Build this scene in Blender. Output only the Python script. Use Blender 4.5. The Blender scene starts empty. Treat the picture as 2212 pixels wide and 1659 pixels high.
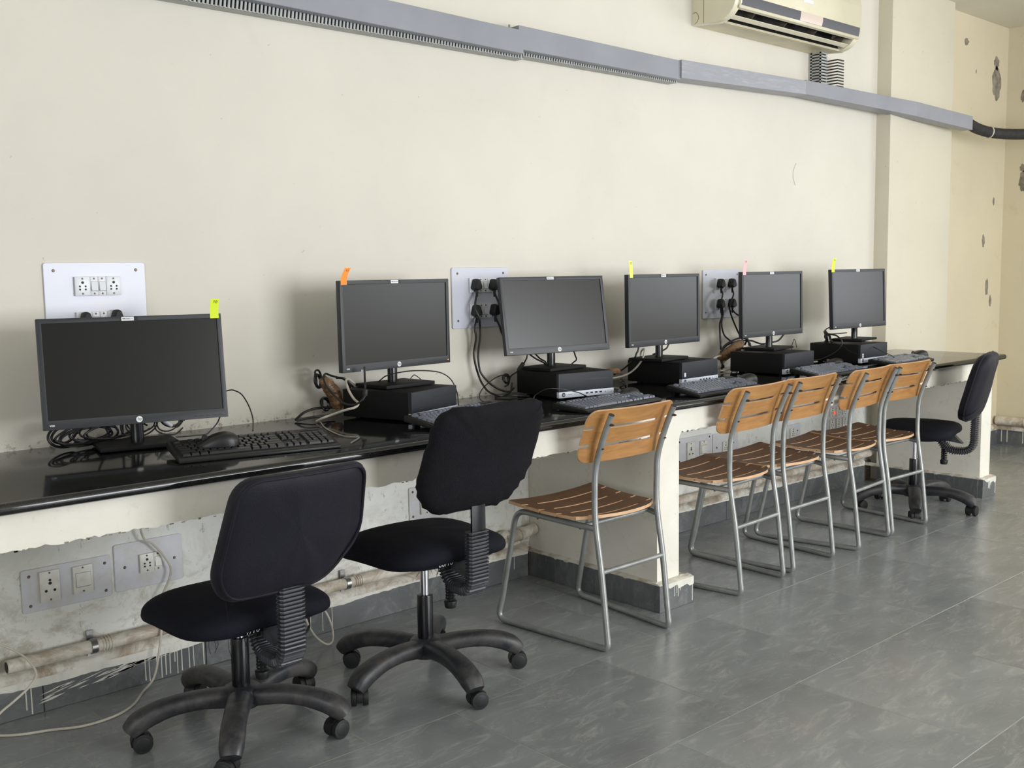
import bpy, bmesh, math, random
from mathutils import Vector, Matrix, noise
random.seed(7)
COL = bpy.context.scene.collection
sc = bpy.context.scene
R = math.radians
PI = math.pi

# ------------------------------------------------------------------ camera
def cam_setup():
    yaw, pitch, roll = R(42.07228), R(-6.06639), R(-.8935)
    c, s = math.cos(yaw), math.sin(yaw)
    f = Vector((s, c, 0)); r = Vector((c, -s, 0)); u = Vector((0, 0, 1))
    cp, sp = math.cos(pitch), math.sin(pitch)
    f2 = f * cp + u * sp; u2 = u * cp - f * sp
    r3 = r * math.cos(roll) + u2 * math.sin(roll); u3 = u2 * math.cos(roll) - r * math.sin(roll)
    cd = bpy.data.cameras.new('camera'); co = bpy.data.objects.new('camera', cd); COL.objects.link(co)
    m = Matrix((( r3.x, u3.x, -f2.x, 0), (r3.y, u3.y, -f2.y, -3.196), (r3.z, u3.z, -f2.z, 1.287), (0, 0, 0, 1)))
    co.matrix_world = m
    cd.sensor_width = 36.0; cd.lens = 2234.78 / 2212 * 36.0; cd.clip_start = .02
    sc.camera = co
cam_setup()

# ------------------------------------------------------------------ world, lights, exposure
w = bpy.data.worlds.new('world'); sc.world = w; w.use_nodes = True
w.node_tree.nodes['Background'].inputs[0].default_value = (.78, .88, 1, 1)
w.node_tree.nodes['Background'].inputs[1].default_value = 1.2
XL, XE, YF, ZC = -2.2, 7.65, -6.6, 2.95          # room extents
def area(name, loc, rot, sx, sy, power, col, spread=180):
    l = bpy.data.lights.new(name, 'AREA'); l.shape = 'RECTANGLE'; l.size = sx; l.size_y = sy
    l.energy = power; l.color = col; l.spread = R(spread)
    o = bpy.data.objects.new(name, l); COL.objects.link(o); o.location = loc; o.rotation_euler = rot
    return o
# daylight entering the two end-wall windows and the one behind the camera; the side lamp is added fill
area('daylight_end_window', (XE - .03, -2.75, 1.72), (0, R(90), 0), 1.5, 1.7, 22, (.96, .98, 1))
area('daylight_end_window', (XE - .03, -5.05, 1.72), (0, R(90), 0), 1.5, 1.7, 34, (.96, .98, 1))
area('daylight_rear_window', (4.15, YF + .03, 1.43), (R(90), 0, 0), 3.5, 2.3, 222, (.965, .98, 1))
area('added_side_fill', (XL + .03, -3.7, 1.55), (0, R(-90), 0), 1.9, 3.0, 48, (.97, .985, 1))  # added to lift the shadows from the left; made-up window
sc.view_settings.view_transform = 'Standard'; sc.view_settings.look = 'None'
sc.view_settings.gamma = 1; sc.view_settings.use_curve_mapping = False
sc.view_settings.exposure = 0.30
sc.cycles.max_bounces = 10; sc.cycles.diffuse_bounces = 6
sc.cycles.use_denoising = True
sc.cycles.sample_clamp_indirect = 8

# ------------------------------------------------------------------ materials
def lin(c):
    return tuple((x / 255 / 12.92) if x / 255 <= .04045 else ((x / 255 + .055) / 1.055) ** 2.4 for x in c) + (1,)
class NT:
    def __init__(s, name):
        s.m = bpy.data.materials.new(name); s.m.use_nodes = True
        s.t = s.m.node_tree; s.N = s.t.nodes; s.b = s.N['Principled BSDF']
    def n(s, ty, **k):
        x = s.N.new(ty)
        for a, v in k.items():
            if a.startswith('_'): x.inputs[a[1:].replace('_', ' ')].default_value = v
            else: setattr(x, a, v)
        return x
    def l(s, a, b): s.t.links.new(a, b)
    def noise(s, scale, detail=4, rough=.55, vec=None, dist=0):
        x = s.n('ShaderNodeTexNoise'); x.inputs['Scale'].default_value = scale; x.inputs['Detail'].default_value = detail
        x.inputs['Roughness'].default_value = rough; x.inputs['Distortion'].default_value = dist
        s.l(vec or s.co(), x.inputs['Vector']); return x.outputs['Fac']
    def co(s, scale=(1, 1, 1), rot=(0, 0, 0)):
        key = (scale, rot)
        if not hasattr(s, '_c'): s._c = {}
        if key not in s._c:
            tc = s.n('ShaderNodeTexCoord'); mp = s.n('ShaderNodeMapping')
            mp.inputs['Scale'].default_value = scale; mp.inputs['Rotation'].default_value = rot
            s.l(tc.outputs['Object'], mp.inputs['Vector']); s._c[key] = mp.outputs['Vector']
        return s._c[key]
    def ramp(s, fac, stops):
        x = s.n('ShaderNodeValToRGB'); e = x.color_ramp.elements
        while len(e) < len(stops): e.new(.5)
        for i, (p, c) in enumerate(stops):
            e[i].position = p; e[i].color = c if len(c) == 4 else (*c, 1)
        s.l(fac, x.inputs['Fac']); return x.outputs['Color']
    def mix(s, fac, a, b, mode='MIX'):
        x = s.n('ShaderNodeMix', data_type='RGBA', blend_type=mode)
        for v, i in ((fac, 0), (a, 6), (b, 7)):
            if isinstance(v, (int, float)): x.inputs[i].default_value = v
            elif isinstance(v, tuple): x.inputs[i].default_value = v
            else: s.l(v, x.inputs[i])
        return x.outputs[2]
    def math(s, op, a, b=0.0, clamp=False):
        x = s.n('ShaderNodeMath', operation=op, use_clamp=clamp)
        for v, i in ((a, 0), (b, 1)):
            if isinstance(v, (int, float)): x.inputs[i].default_value = v
            else: s.l(v, x.inputs[i])
        return x.outputs[0]
    def z(s):
        tc = s.n('ShaderNodeTexCoord'); sp = s.n('ShaderNodeSeparateXYZ'); s.l(tc.outputs['Object'], sp.inputs[0]); return sp.outputs['Z']
    def maprange(s, v, a, b, c=0., d=1.):
        x = s.n('ShaderNodeMapRange'); s.l(v, x.inputs[0])
        for i, q in enumerate((a, b, c, d)): x.inputs[1 + i].default_value = q
        return x.outputs[0]
    def base(s, c):
        if isinstance(c, tuple): s.b.inputs['Base Color'].default_value = c
        else: s.l(c, s.b.inputs['Base Color'])
    def rough(s, r):
        if isinstance(r, (int, float)): s.b.inputs['Roughness'].default_value = r
        else: s.l(r, s.b.inputs['Roughness'])
    def bump(s, h, strength=.3, dist=.01):
        x = s.n('ShaderNodeBump'); x.inputs['Strength'].default_value = strength; x.inputs['Distance'].default_value = dist
        s.l(h, x.inputs['Height']); s.l(x.outputs[0], s.b.inputs['Normal'])

def simple(name, rgb, rough=.5, metal=0, nscale=0, namt=.12, bump=0, bscale=60, spec=None, coat=0):
    t = NT(name); c = lin(rgb)
    if nscale:
        d = tuple(x * (1 - namt) for x in c[:3]) + (1,); e = tuple(min(1, x * (1 + namt)) for x in c[:3]) + (1,)
        t.base(t.ramp(t.noise(nscale), [(.3, d), (.7, e)]))
    else: t.base(c)
    t.rough(rough); t.b.inputs['Metallic'].default_value = metal
    if spec is not None: t.b.inputs['Specular IOR Level'].default_value = spec
    if coat: t.b.inputs['Coat Weight'].default_value = coat
    if bump: t.bump(t.noise(bscale, 3), bump, .004)
    return t.m

def wall_material(name, rgb, stain, amount, low=False):
    t = NT(name)
    big = t.noise(1.1, 5, .6); fine = t.noise(14, 5, .6)
    c = t.ramp(big, [(.3, lin(tuple(v * .965 for v in rgb))), (.72, lin(tuple(min(255, v * 1.015) for v in rgb)))])
    sm = t.ramp(t.noise(2.6, 7, .72, dist=.8), [(.60, (0, 0, 0)), (.78, (1, 1, 1))])
    c = t.mix(t.math('MULTIPLY', sm, amount), c, lin(stain))
    # vertical brush smears
    st = t.ramp(t.noise(3, 5, .7, vec=t.co((6, 6, .7))), [(.58, (0, 0, 0)), (.72, (1, 1, 1))])
    c = t.mix(t.math('MULTIPLY', st, amount * .35), c, lin((196, 190, 172)))
    specks = t.ramp(t.noise(38, 2, .5), [(.745, (0, 0, 0)), (.76, (1, 1, 1))])
    c = t.mix(t.math('MULTIPLY', specks, .35), c, lin((140, 130, 110)))
    if low:     # worn, dusty plaster behind the counter, with fill light painted in below its top
        zz = t.z()
        low_m = t.maprange(zz, .52, .12)
        pt = t.ramp(t.noise(5.5, 9, .78, vec=t.co((1, 1, 1.5)), dist=.4), [(.47, (0, 0, 0)), (.6, (1, 1, 1))])
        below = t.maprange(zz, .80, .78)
        c = t.mix(t.math('MULTIPLY', below, .85), c, lin((236, 237, 232)))  # paler under the counter: fill light put into the wall colour
        c = t.mix(t.math('MULTIPLY', t.math('MULTIPLY', pt, low_m), .75), c, lin((150, 138, 116)))
        blk = t.ramp(t.noise(30, 6, .8, vec=t.co((1, 1, .45))), [(.58, (0, 0, 0)), (.64, (1, 1, 1))])
        band = t.math('MULTIPLY', t.maprange(zz, .70, .50), below)
        c = t.mix(t.math('MULTIPLY', t.math('MULTIPLY', blk, band), .6), c, lin((120, 114, 100)))
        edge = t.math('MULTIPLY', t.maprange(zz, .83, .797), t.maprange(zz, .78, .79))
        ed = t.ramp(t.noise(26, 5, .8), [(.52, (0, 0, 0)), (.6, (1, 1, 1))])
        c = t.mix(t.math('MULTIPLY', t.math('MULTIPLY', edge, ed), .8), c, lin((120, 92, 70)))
    t.base(c); t.rough(.55 if not low else .6); t.b.inputs['Specular IOR Level'].default_value = .35
    h = t.math('ADD', t.noise(2.2, 4, .55), t.math('MULTIPLY', fine, .25))
    t.bump(h, .16, .02)
    return t.m

M = {}
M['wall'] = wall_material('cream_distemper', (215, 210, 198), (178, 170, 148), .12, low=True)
M['wall_pil'] = wall_material('shaded_distemper_pilaster', (210, 203, 185), (196, 184, 156), .06)  # darker tint: the pilaster's weaker light is put into its colour
M['wall_end'] = wall_material('cream_distemper_end', (210, 200, 174), (172, 156, 120), .5)
M['ceiling'] = wall_material('ceiling_distemper', (214, 210, 196), (180, 172, 150), .2)
def plaster():
    t = NT('counter_plaster')
    c = t.ramp(t.noise(3, 5), [(.3, lin((214, 210, 196))), (.7, lin((230, 226, 216)))])
    s = t.ramp(t.noise(13, 7, .75, dist=.5), [(.56, (0, 0, 0)), (.70, (1, 1, 1))])
    c = t.mix(t.math('MULTIPLY', s, .35), c, lin((168, 158, 140)))
    k = t.ramp(t.noise(45, 4, .8, vec=t.co((.5, .5, 1))), [(.66, (0, 0, 0)), (.70, (1, 1, 1))])
    c = t.mix(t.math('MULTIPLY', k, .4), c, lin((110, 100, 86)))
    t.base(c); t.rough(.6); t.bump(t.math('ADD', t.noise(4, 4, .55, vec=t.co((1, 1, 2.5))), t.math('MULTIPLY', t.noise(60, 3), .08)), .25, .015)
    return t.m
M['plaster'] = plaster()
def kota(name, dirty=.3, dark=1.):
    t = NT(name)
    oi = t.n('ShaderNodeObjectInfo')
    v = t.maprange(oi.outputs['Random'], 0, 1, .91, 1.09)
    x = t.n('ShaderNodeCombineColor')
    for i in range(3): t.l(v, x.inputs[i])
    c = t.mix(1.0, t.ramp(t.noise(1.7, 7, .65, vec=t.co((1, 1.8, 1)), dist=.5), [(.25, lin(tuple(q * dark for q in (110, 114, 116)))), (.75, lin(tuple(q * dark for q in (144, 147, 148))))]), x.outputs[0], 'MULTIPLY')
    sw = t.ramp(t.noise(4.5, 9, .8, vec=t.co((1, 3.2, 1), (0, 0, .5)), dist=1.4), [(.50, (0, 0, 0)), (.70, (1, 1, 1))])
    c = t.mix(t.math('MULTIPLY', sw, dirty), c, lin((188, 188, 184)))
    sc_ = t.ramp(t.noise(9, 3, .5, vec=t.co((1, 14, 1), (0, 0, .9)), dist=.3), [(.735, (0, 0, 0)), (.75, (1, 1, 1))])
    c = t.mix(t.math('MULTIPLY', sc_, .35), c, lin((180, 180, 175)))
    t.base(c)
    t.rough(t.maprange(t.noise(3.2, 6, .7, dist=.6), .3, .75, .16, .36))
    t.b.inputs['Specular IOR Level'].default_value = .55
    t.bump(t.noise(2.4, 3), .05, .01)
    return t.m
M['kota'] = kota('kota_stone', .5)
M['kota_skirt'] = kota('kota_stone_skirting', .25, .72)
M['grout'] = simple('pale_grout', (150, 148, 140), .8, nscale=12)
def granite():
    t = NT('black_granite')
    c = t.ramp(t.noise(420, 2, .6), [(.55, lin((14, 15, 17))), (.72, lin((42, 44, 48)))])
    d = t.ramp(t.noise(5, 6, .7), [(.45, (0, 0, 0)), (.8, (1, 1, 1))])
    c = t.mix(t.math('MULTIPLY', d, .12), c, lin((120, 116, 106)))
    t.base(c); t.rough(t.maprange(t.noise(6, 5, .7), .35, .75, .05, .16)); t.b.inputs['Specular IOR Level'].default_value = .6
    return t.m
M['granite'] = granite()
def wood(name, a, b, axis=0, rough=.38):
    t = NT(name)
    sc3 = (1, 9, 9) if axis == 0 else (9, 1, 9)
    c = t.ramp(t.noise(5, 8, .62, vec=t.co(sc3), dist=.9), [(.25, lin(a)), (.75, lin(b))])
    g = t.ramp(t.noise(26, 4, .7, vec=t.co((1, 4, 4) if axis == 0 else (4, 1, 4))), [(.35, (0, 0, 0)), (.8, (1, 1, 1))])
    c = t.mix(t.math('MULTIPLY', g, .25), c, lin(tuple(v * .72 for v in a)))
    f = t.ramp(t.noise(3.5, 4, .6, dist=1.5), [(.5, (0, 0, 0)), (.75, (1, 1, 1))])
    c = t.mix(t.math('MULTIPLY', f, .35), c, lin(tuple(min(255, v * 1.12) for v in b)))
    t.base(c); t.rough(rough); return t.m
M['wood_back'] = wood('varnished_ply_back', (148, 100, 52), (184, 136, 80))
M['wood_seat'] = wood('worn_ply_seat', (100, 70, 48), (134, 96, 66), 0, .42)
M['ply_edge'] = wood('ply_edge', (200, 154, 114), (224, 186, 148))
M['tube'] = simple('painted_grey_tube', (150, 152, 150), .34, .45, nscale=18, namt=.16)
M['screw'] = simple('dark_screw', (92, 80, 70), .4, .7)
M['plug_cap'] = simple('black_end_cap', (32, 30, 30), .5)
M['fabric'] = simple('navy_black_cloth', (21, 20, 31), .85, nscale=5, namt=.2, bump=.25, bscale=260, spec=.25)
M['fabric'].node_tree.nodes['Principled BSDF'].inputs['Sheen Weight'].default_value = .04
M['fabric'].node_tree.nodes['Principled BSDF'].inputs['Roughness'].default_value = .62
M['fabric2'] = simple('black_stretch_cloth', (20, 19, 24), .9, nscale=6, namt=.25, bump=.5, bscale=190, spec=.2)
M['fabric_seat'] = simple('black_seat_cloth', (13, 14, 25), .85, nscale=5, namt=.2, bump=.2, bscale=260, spec=.25)
def dusty():
    t = NT('dusty_black_nylon')
    d = t.ramp(t.noise(9, 7, .75, dist=.5), [(.42, (0, 0, 0)), (.72, (1, 1, 1))])
    c = t.mix(t.math('MULTIPLY', d, .40), lin((36, 37, 42)), lin((116, 110, 102)))
    t.base(c); t.rough(t.maprange(t.noise(9, 6, .7), .3, .7, .34, .6)); t.bump(t.noise(40, 3), .1, .004); return t.m
M['nylon'] = dusty()
M['black'] = simple('black_plastic', (22, 22, 24), .42)
M['black_gloss'] = simple('black_gloss_paint', (16, 16, 20), .22)
M['rubber'] = simple('black_rubber', (24, 24, 26), .55, nscale=30)
M['sleeve'] = simple('ribbed_black_sleeve', (44, 45, 50), .38, nscale=14, namt=.3)
M['chrome'] = simple('chrome', (200, 200, 205), .15, 1)
M['bezel'] = simple('charcoal_bezel', (36, 39, 44), .40, bump=.12, bscale=900)
M['case'] = simple('matte_black_case', (12, 12, 14), .62, bump=.1, bscale=700, spec=.25)
M['screen'] = simple('matte_lcd', (5, 5, 6), .28, spec=.5)
M['silver'] = simple('silver_strip', (206, 211, 224), .35)
M['white_print'] = simple('white_print', (225, 225, 228), .5)
M['grey_print'] = simple('grey_print', (120, 124, 132), .5)
M['ink'] = simple('dark_ink', (38, 40, 46), .6)
M['port'] = simple('port_black', (12, 12, 14), .5)
M['blue'] = simple('sticker_blue', (60, 96, 170), .4)
M['key'] = simple('key_black', (24, 24, 27), .36, spec=.6)
M['key_glare'] = simple('key_black_glare', (108, 114, 128), .3, spec=.8)  # black keys with window glare painted in as a lighter grey
M['kbd'] = simple('keyboard_shell', (23, 23, 25), .42)
M['cable'] = simple('black_cable', (17, 17, 18), .45)
M['cable_w'] = simple('off_white_cable', (196, 190, 176), .5, nscale=20)
M['cable_g'] = simple('grey_cable', (150, 150, 146), .5)
M['connector'] = simple('blue_grey_connector', (96, 104, 128), .45)
def tape():
    t = NT('brown_packing_tape')
    t.base(t.ramp(t.noise(22, 6, .7, dist=1), [(.3, lin((80, 54, 34))), (.7, lin((144, 110, 78)))])); t.rough(.25); t.bump(t.noise(45, 4, dist=.8), .8, .01); return t.m
M['tape'] = tape()
def board():
    t = NT('switchboard_acrylic')
    d = t.ramp(t.noise(6, 7, .7, dist=.8), [(.5, (0, 0, 0)), (.72, (1, 1, 1))])
    c = t.mix(t.math('MULTIPLY', d, .45), lin((198, 200, 213)), lin((206, 204, 195)))
    e = t.ramp(t.noise(20, 6, .8), [(.62, (0, 0, 0)), (.72, (1, 1, 1))])
    c = t.mix(t.math('MULTIPLY', e, .3), c, lin((160, 152, 136)))
    t.base(c); t.rough(.28); return t.m
M['board'] = board()
def board_dirty():
    t = NT('dusty_switchboard')
    d = t.ramp(t.noise(7, 8, .75, dist=.6), [(.45, (0, 0, 0)), (.66, (1, 1, 1))])
    c = t.mix(t.math('MULTIPLY', d, .75), lin((214, 214, 220)), lin((198, 193, 181)))
    t.base(c); t.rough(.4); return t.m
M['board_d'] = board_dirty()
M['module'] = simple('white_switch_plastic', (214, 216, 221), .3)
M['module_d'] = simple('aged_switch_plastic', (222, 220, 212), .35, nscale=25)
M['hole'] = simple('socket_hole', (26, 24, 24), .6)
M['trunk'] = simple('grey_pvc_trunking', (140, 142, 150), .42, nscale=5, namt=.07)
def trunk2():
    t = NT('scuffed_grey_trunking')
    s = t.ramp(t.noise(16, 6, .8, vec=t.co((.4, 1, 3)), dist=.6), [(.5, (0, 0, 0)), (.66, (1, 1, 1))])
    t.base(t.mix(t.math('MULTIPLY', s, .45), lin((150, 152, 160)), lin((190, 191, 195)))); t.rough(.42); return t.m
M['trunk2'] = trunk2()
M['trunk_in'] = simple('trunking_slots', (170, 172, 170), .5, nscale=12)
M['foam'] = simple('black_foam_insulation', (40, 38, 38), .75, nscale=40, namt=.4, bump=.4, bscale=200)
M['ac'] = simple('yellowed_ac_plastic', (224, 217, 192), .12, nscale=4, namt=.05, spec=.6)
M['ac2'] = simple('ac_underside', (206, 196, 166), .4, nscale=7, namt=.12)
M['vane'] = simple('dark_tan_vane', (112, 104, 90), .5)  # tan, darker than the rest of the unit
M['ac_stripe'] = simple('ac_grey_stripe', (84, 84, 90), .5)
M['ac_dark'] = simple('ac_outlet', (24, 23, 22), .6)
M['ac_badge'] = simple('ac_badge', (214, 196, 184), .3)
def pvc():
    t = NT('painted_pvc_pipe')
    m_ = t.ramp(t.noise(10, 8, .75, vec=t.co((.6, 1, 1)), dist=.8), [(.44, (0, 0, 0)), (.58, (1, 1, 1))])
    c = t.mix(t.math('MULTIPLY', m_, .75), lin((214, 207, 194)), lin((158, 140, 118)))
    t.base(c); t.rough(.5); t.bump(t.noise(30, 4), .3, .004); return t.m
M['pvc'] = pvc()
M['steel'] = simple('steel_clip', (150, 150, 148), .3, .9)
M['paint_w'] = simple('white_paint_drips', (214, 212, 202), .6, nscale=20)
def ledge():
    t = NT('dirty_plaster_ledge')
    m_ = t.ramp(t.noise(7, 8, .75, vec=t.co((1, 1, 1)), dist=.6), [(.42, (0, 0, 0)), (.62, (1, 1, 1))])
    c = t.mix(t.math('MULTIPLY', m_, .85), lin((214, 211, 200)), lin((140, 116, 92)))
    t.base(c); t.rough(.7); t.bump(t.noise(50, 4), .4, .006); return t.m
M['ledge'] = ledge()
M['cement'] = simple('bare_cement', (134, 126, 112), .9, nscale=24, namt=.4, bump=.8, bscale=90)
M['note_y'] = simple('note_yellow_green', (212, 232, 40), .6)
M['note_y2'] = simple('note_pale_yellow', (226, 236, 110), .6)
M['note_o'] = simple('note_orange', (255, 140, 40), .6)
M['note_p'] = simple('note_pink', (250, 178, 184), .6)
def led(name, c, s):
    t = NT(name); t.base(lin(c)); t.b.inputs['Emission Color'].default_value = lin(c); t.b.inputs['Emission Strength'].default_value = s; return t.m
M['led_o'] = led('orange_led', (255, 170, 90), 1.5)
M['led_r'] = led('red_neon', (255, 50, 30), 3)
M['frame'] = simple('window_frame_paint', (120, 122, 124), .4)

def grille(name, kind):
    """perforated metal front: fine relief only"""
    t = NT(name)
    tc = t.n('ShaderNodeTexCoord')
    if kind == 'hex':
        v = t.n('ShaderNodeTexVoronoi'); v.inputs['Scale'].default_value = 260; v.inputs['Randomness'].default_value = .05
        mp = t.n('ShaderNodeMapping'); mp.inputs['Scale'].default_value = (1, .01, 1); mp.inputs['Rotation'].default_value = (0, R(30), 0)
        t.l(tc.outputs['Object'], mp.inputs[0]); t.l(mp.outputs[0], v.inputs['Vector'])
        f = v.outputs['Distance']
        c = t.ramp(f, [(.30, lin((4, 4, 5))), (.42, lin((54, 57, 64)))])
    else:
        f = t.noise(250, 1, .5)
        c = t.ramp(f, [(.4, lin((22, 24, 28))), (.62, lin((44, 47, 56)))])
    t.base(c); t.rough(.5); t.b.inputs['Specular IOR Level'].default_value = .25; return t.m
M['grille'] = grille('hex_grille', 'hex')
M['grille_p'] = grille('fine_grille', 'fine')

# ------------------------------------------------------------------ mesh builder
class MB:
    def __init__(s): s.v = []; s.f = []; s.mi = []; s.X = Matrix.Identity(4)
    def add(s, vs, fs, mi=0):
        b = len(s.v); s.v += [tuple(s.X @ Vector(p)) for p in vs]; s.f += [tuple(i + b for i in f) for f in fs]; s.mi += [mi] * len(fs); return s
    def box(s, a, b, mi=0):
        (x0, y0, z0), (x1, y1, z1) = a, b
        vs = [(x0, y0, z0), (x1, y0, z0), (x1, y1, z0), (x0, y1, z0), (x0, y0, z1), (x1, y0, z1), (x1, y1, z1), (x0, y1, z1)]
        return s.add(vs, [(3, 2, 1, 0), (4, 5, 6, 7), (0, 1, 5, 4), (1, 2, 6, 5), (2, 3, 7, 6), (3, 0, 4, 7)], mi)
    def cyl(s, a, b, r, r2=None, n=20, mi=0, caps=True):
        a, b = Vector(a), Vector(b); r2 = r if r2 is None else r2
        d = (b - a).normalized(); u = d.orthogonal().normalized(); w_ = d.cross(u)
        vs = [a + (u * math.cos(t) + w_ * math.sin(t)) * r for t in [2 * PI * i / n for i in range(n)]] + \
             [b + (u * math.cos(t) + w_ * math.sin(t)) * r2 for t in [2 * PI * i / n for i in range(n)]]
        fs = [(i, (i + 1) % n, n + (i + 1) % n, n + i) for i in range(n)]
        if caps: fs += [tuple(range(n))[::-1], tuple(range(n, 2 * n))]
        return s.add(vs, fs, mi)
    def sweep(s, pts, prof, mi=0, up=None, scales=None, closed=True, cap=True):
        """sweep a closed profile [(a,b)] along pts; a runs along the side vector, b along the normal"""
        pts = [Vector(p) for p in pts]; n = len(pts); k = len(prof)
        T = [(pts[min(i + 1, n - 1)] - pts[max(i - 1, 0)]).normalized() for i in range(n)]
        if up is None:
            side = T[0].orthogonal().normalized()
        else:
            side = Vector(up)
        vs = []
        for i in range(n):
            if up is None:
                side = (side - T[i] * side.dot(T[i])).normalized() if i else side
            nn = T[i].cross(side).normalized()
            sx = scales[i] if scales else 1
            if not isinstance(sx, tuple): sx = (sx, sx)
            vs += [pts[i] + side * (a * sx[0]) + nn * (b * sx[1]) for a, b in prof]
        fs = [(i * k + j, i * k + (j + 1) % k, (i + 1) * k + (j + 1) % k, (i + 1) * k + j) for i in range(n - 1) for j in range(k)]
        if cap: fs += [tuple(range(k))[::-1], tuple(range((n - 1) * k, n * k))]
        return s.add(vs, fs, mi)
    def tube(s, pts, r, n=10, mi=0, scales=None):
        return s.sweep(pts, [(r * math.cos(2 * PI * i / n), r * math.sin(2 * PI * i / n)) for i in range(n)], mi, None, scales)
    def prism(s, poly, axis, a, b, mi=0):
        """poly in the plane normal to axis; axis 'x': (y,z), 'y': (x,z), 'z': (x,y)"""
        f = {'x': lambda p, t: (t, p[0], p[1]), 'y': lambda p, t: (p[0], t, p[1]), 'z': lambda p, t: (p[0], p[1], t)}[axis]
        n = len(poly)
        vs = [f(p, a) for p in poly] + [f(p, b) for p in poly]
        fs = [(i, (i + 1) % n, n + (i + 1) % n, n + i) for i in range(n)] + [tuple(range(n))[::-1], tuple(range(n, 2 * n))]
        return s.add(vs, fs, mi)
    def lathe(s, prof, n=24, mi=0, origin=(0, 0, 0)):
        ox, oy, oz = origin; k = len(prof)
        vs = [(ox + r * math.cos(2 * PI * i / n), oy + r * math.sin(2 * PI * i / n), oz + z) for i in range(n) for r, z in prof]
        fs = [(i * k + j, ((i + 1) % n) * k + j, ((i + 1) % n) * k + j + 1, i * k + j + 1) for i in range(n) for j in range(k - 1)]
        return s.add(vs, fs, mi)
def smooth_path(P, n=6):
    P = [Vector(p) for p in P]; out = []
    for i in range(len(P) - 1):
        p0, p1, p2, p3 = P[max(i - 1, 0)], P[i], P[i + 1], P[min(i + 2, len(P) - 1)]
        for j in range(n):
            t = j / n
            out.append(.5 * ((2 * p1) + (p2 - p0) * t + (2 * p0 - 5 * p1 + 4 * p2 - p3) * t * t + (3 * p1 - p0 - 3 * p2 + p3) * t ** 3))
    return out + [P[-1]]
def fillet(P, r, n=6):
    """polyline with rounded corners"""
    P = [Vector(p) for p in P]; out = [P[0]]
    for i in range(1, len(P) - 1):
        rr = r[i] if isinstance(r, dict) and i in r else (r if not isinstance(r, dict) else r.get('d', .02))
        a = (P[i - 1] - P[i]); b = (P[i + 1] - P[i]); rr = min(rr, a.length * .49, b.length * .49)
        A = P[i] + a.normalized() * rr; B = P[i] + b.normalized() * rr
        for j in range(n + 1):
            t = j / n; out.append(A * (1 - t) ** 2 + P[i] * 2 * t * (1 - t) + B * t * t)
    return out + [P[-1]]

def mesh(name, mb, mats, bevel=0, seg=2, angle=35, recalc=True):
    me = bpy.data.meshes.new(name); bm = bmesh.new()
    vs = [bm.verts.new(v) for v in mb.v]
    for f, mi in zip(mb.f, mb.mi):
        try:
            fc = bm.faces.new([vs[i] for i in f]); fc.material_index = mi
        except ValueError: pass
    if recalc: bmesh.ops.recalc_face_normals(bm, faces=bm.faces)
    if bevel:
        es = [e for e in bm.edges if len(e.link_faces) == 2 and e.calc_face_angle(0) > R(40)]
        bmesh.ops.bevel(bm, geom=es, offset=bevel, segments=seg, profile=.6, affect='EDGES', clamp_overlap=True)
    bm.to_mesh(me); bm.free()
    for m in (mats if isinstance(mats, (list, tuple)) else [mats]): me.materials.append(m)
    if angle:
        for p in me.polygons: p.use_smooth = True
        try: me.set_sharp_from_angle(angle=R(angle))
        except Exception: pass
    return me
def obj(name, mb, mats, parent=None, bevel=0, seg=2, angle=35, **tags):
    o = bpy.data.objects.new(name, mesh(name, mb, mats, bevel, seg, angle) if isinstance(mb, MB) else mb)
    COL.objects.link(o)
    if parent: o.parent = parent
    for k, v in tags.items(): o[k] = v
    return o
def thing(name, label, cat, loc=(0, 0, 0), rz=0, group=None):
    o = bpy.data.objects.new(name, None); COL.objects.link(o); o.empty_display_size = .05
    o.location = loc; o.rotation_euler = (0, 0, rz); o['label'] = label; o['category'] = cat
    if group: o['group'] = group
    return o
def dup(root, loc, rz, label, group=None, parent=None):
    r = root.copy(); COL.objects.link(r); r.parent = parent
    if loc is not None: r.location = loc; r.rotation_euler = (0, 0, rz)
    if label: r['label'] = label
    if group: r['group'] = group
    for ch in list(root.children): dup(ch, None, 0, None, None, r)
    return r
def text_mb(body, size, X=Matrix.Identity(4), depth=.0002, align='CENTER', shear=0, bold=0):
    cu = bpy.data.curves.new('t', 'FONT'); cu.body = body; cu.size = size; cu.align_x = align; cu.align_y = 'CENTER'
    cu.extrude = depth; cu.shear = shear; cu.offset = bold; cu.resolution_u = 3
    o = bpy.data.objects.new('t', cu); COL.objects.link(o)
    bpy.context.view_layer.update()
    me = bpy.data.meshes.new_from_object(o.evaluated_get(bpy.context.evaluated_depsgraph_get()))
    mb = MB(); mb.X = X; mb.add([tuple(v.co) for v in me.vertices], [tuple(p.vertices) for p in me.polygons])
    bpy.data.objects.remove(o); bpy.data.curves.remove(cu); bpy.data.meshes.remove(me)
    return mb
FRONT = Matrix.Rotation(R(90), 4, 'X')       # text lying in xz facing -y

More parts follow.
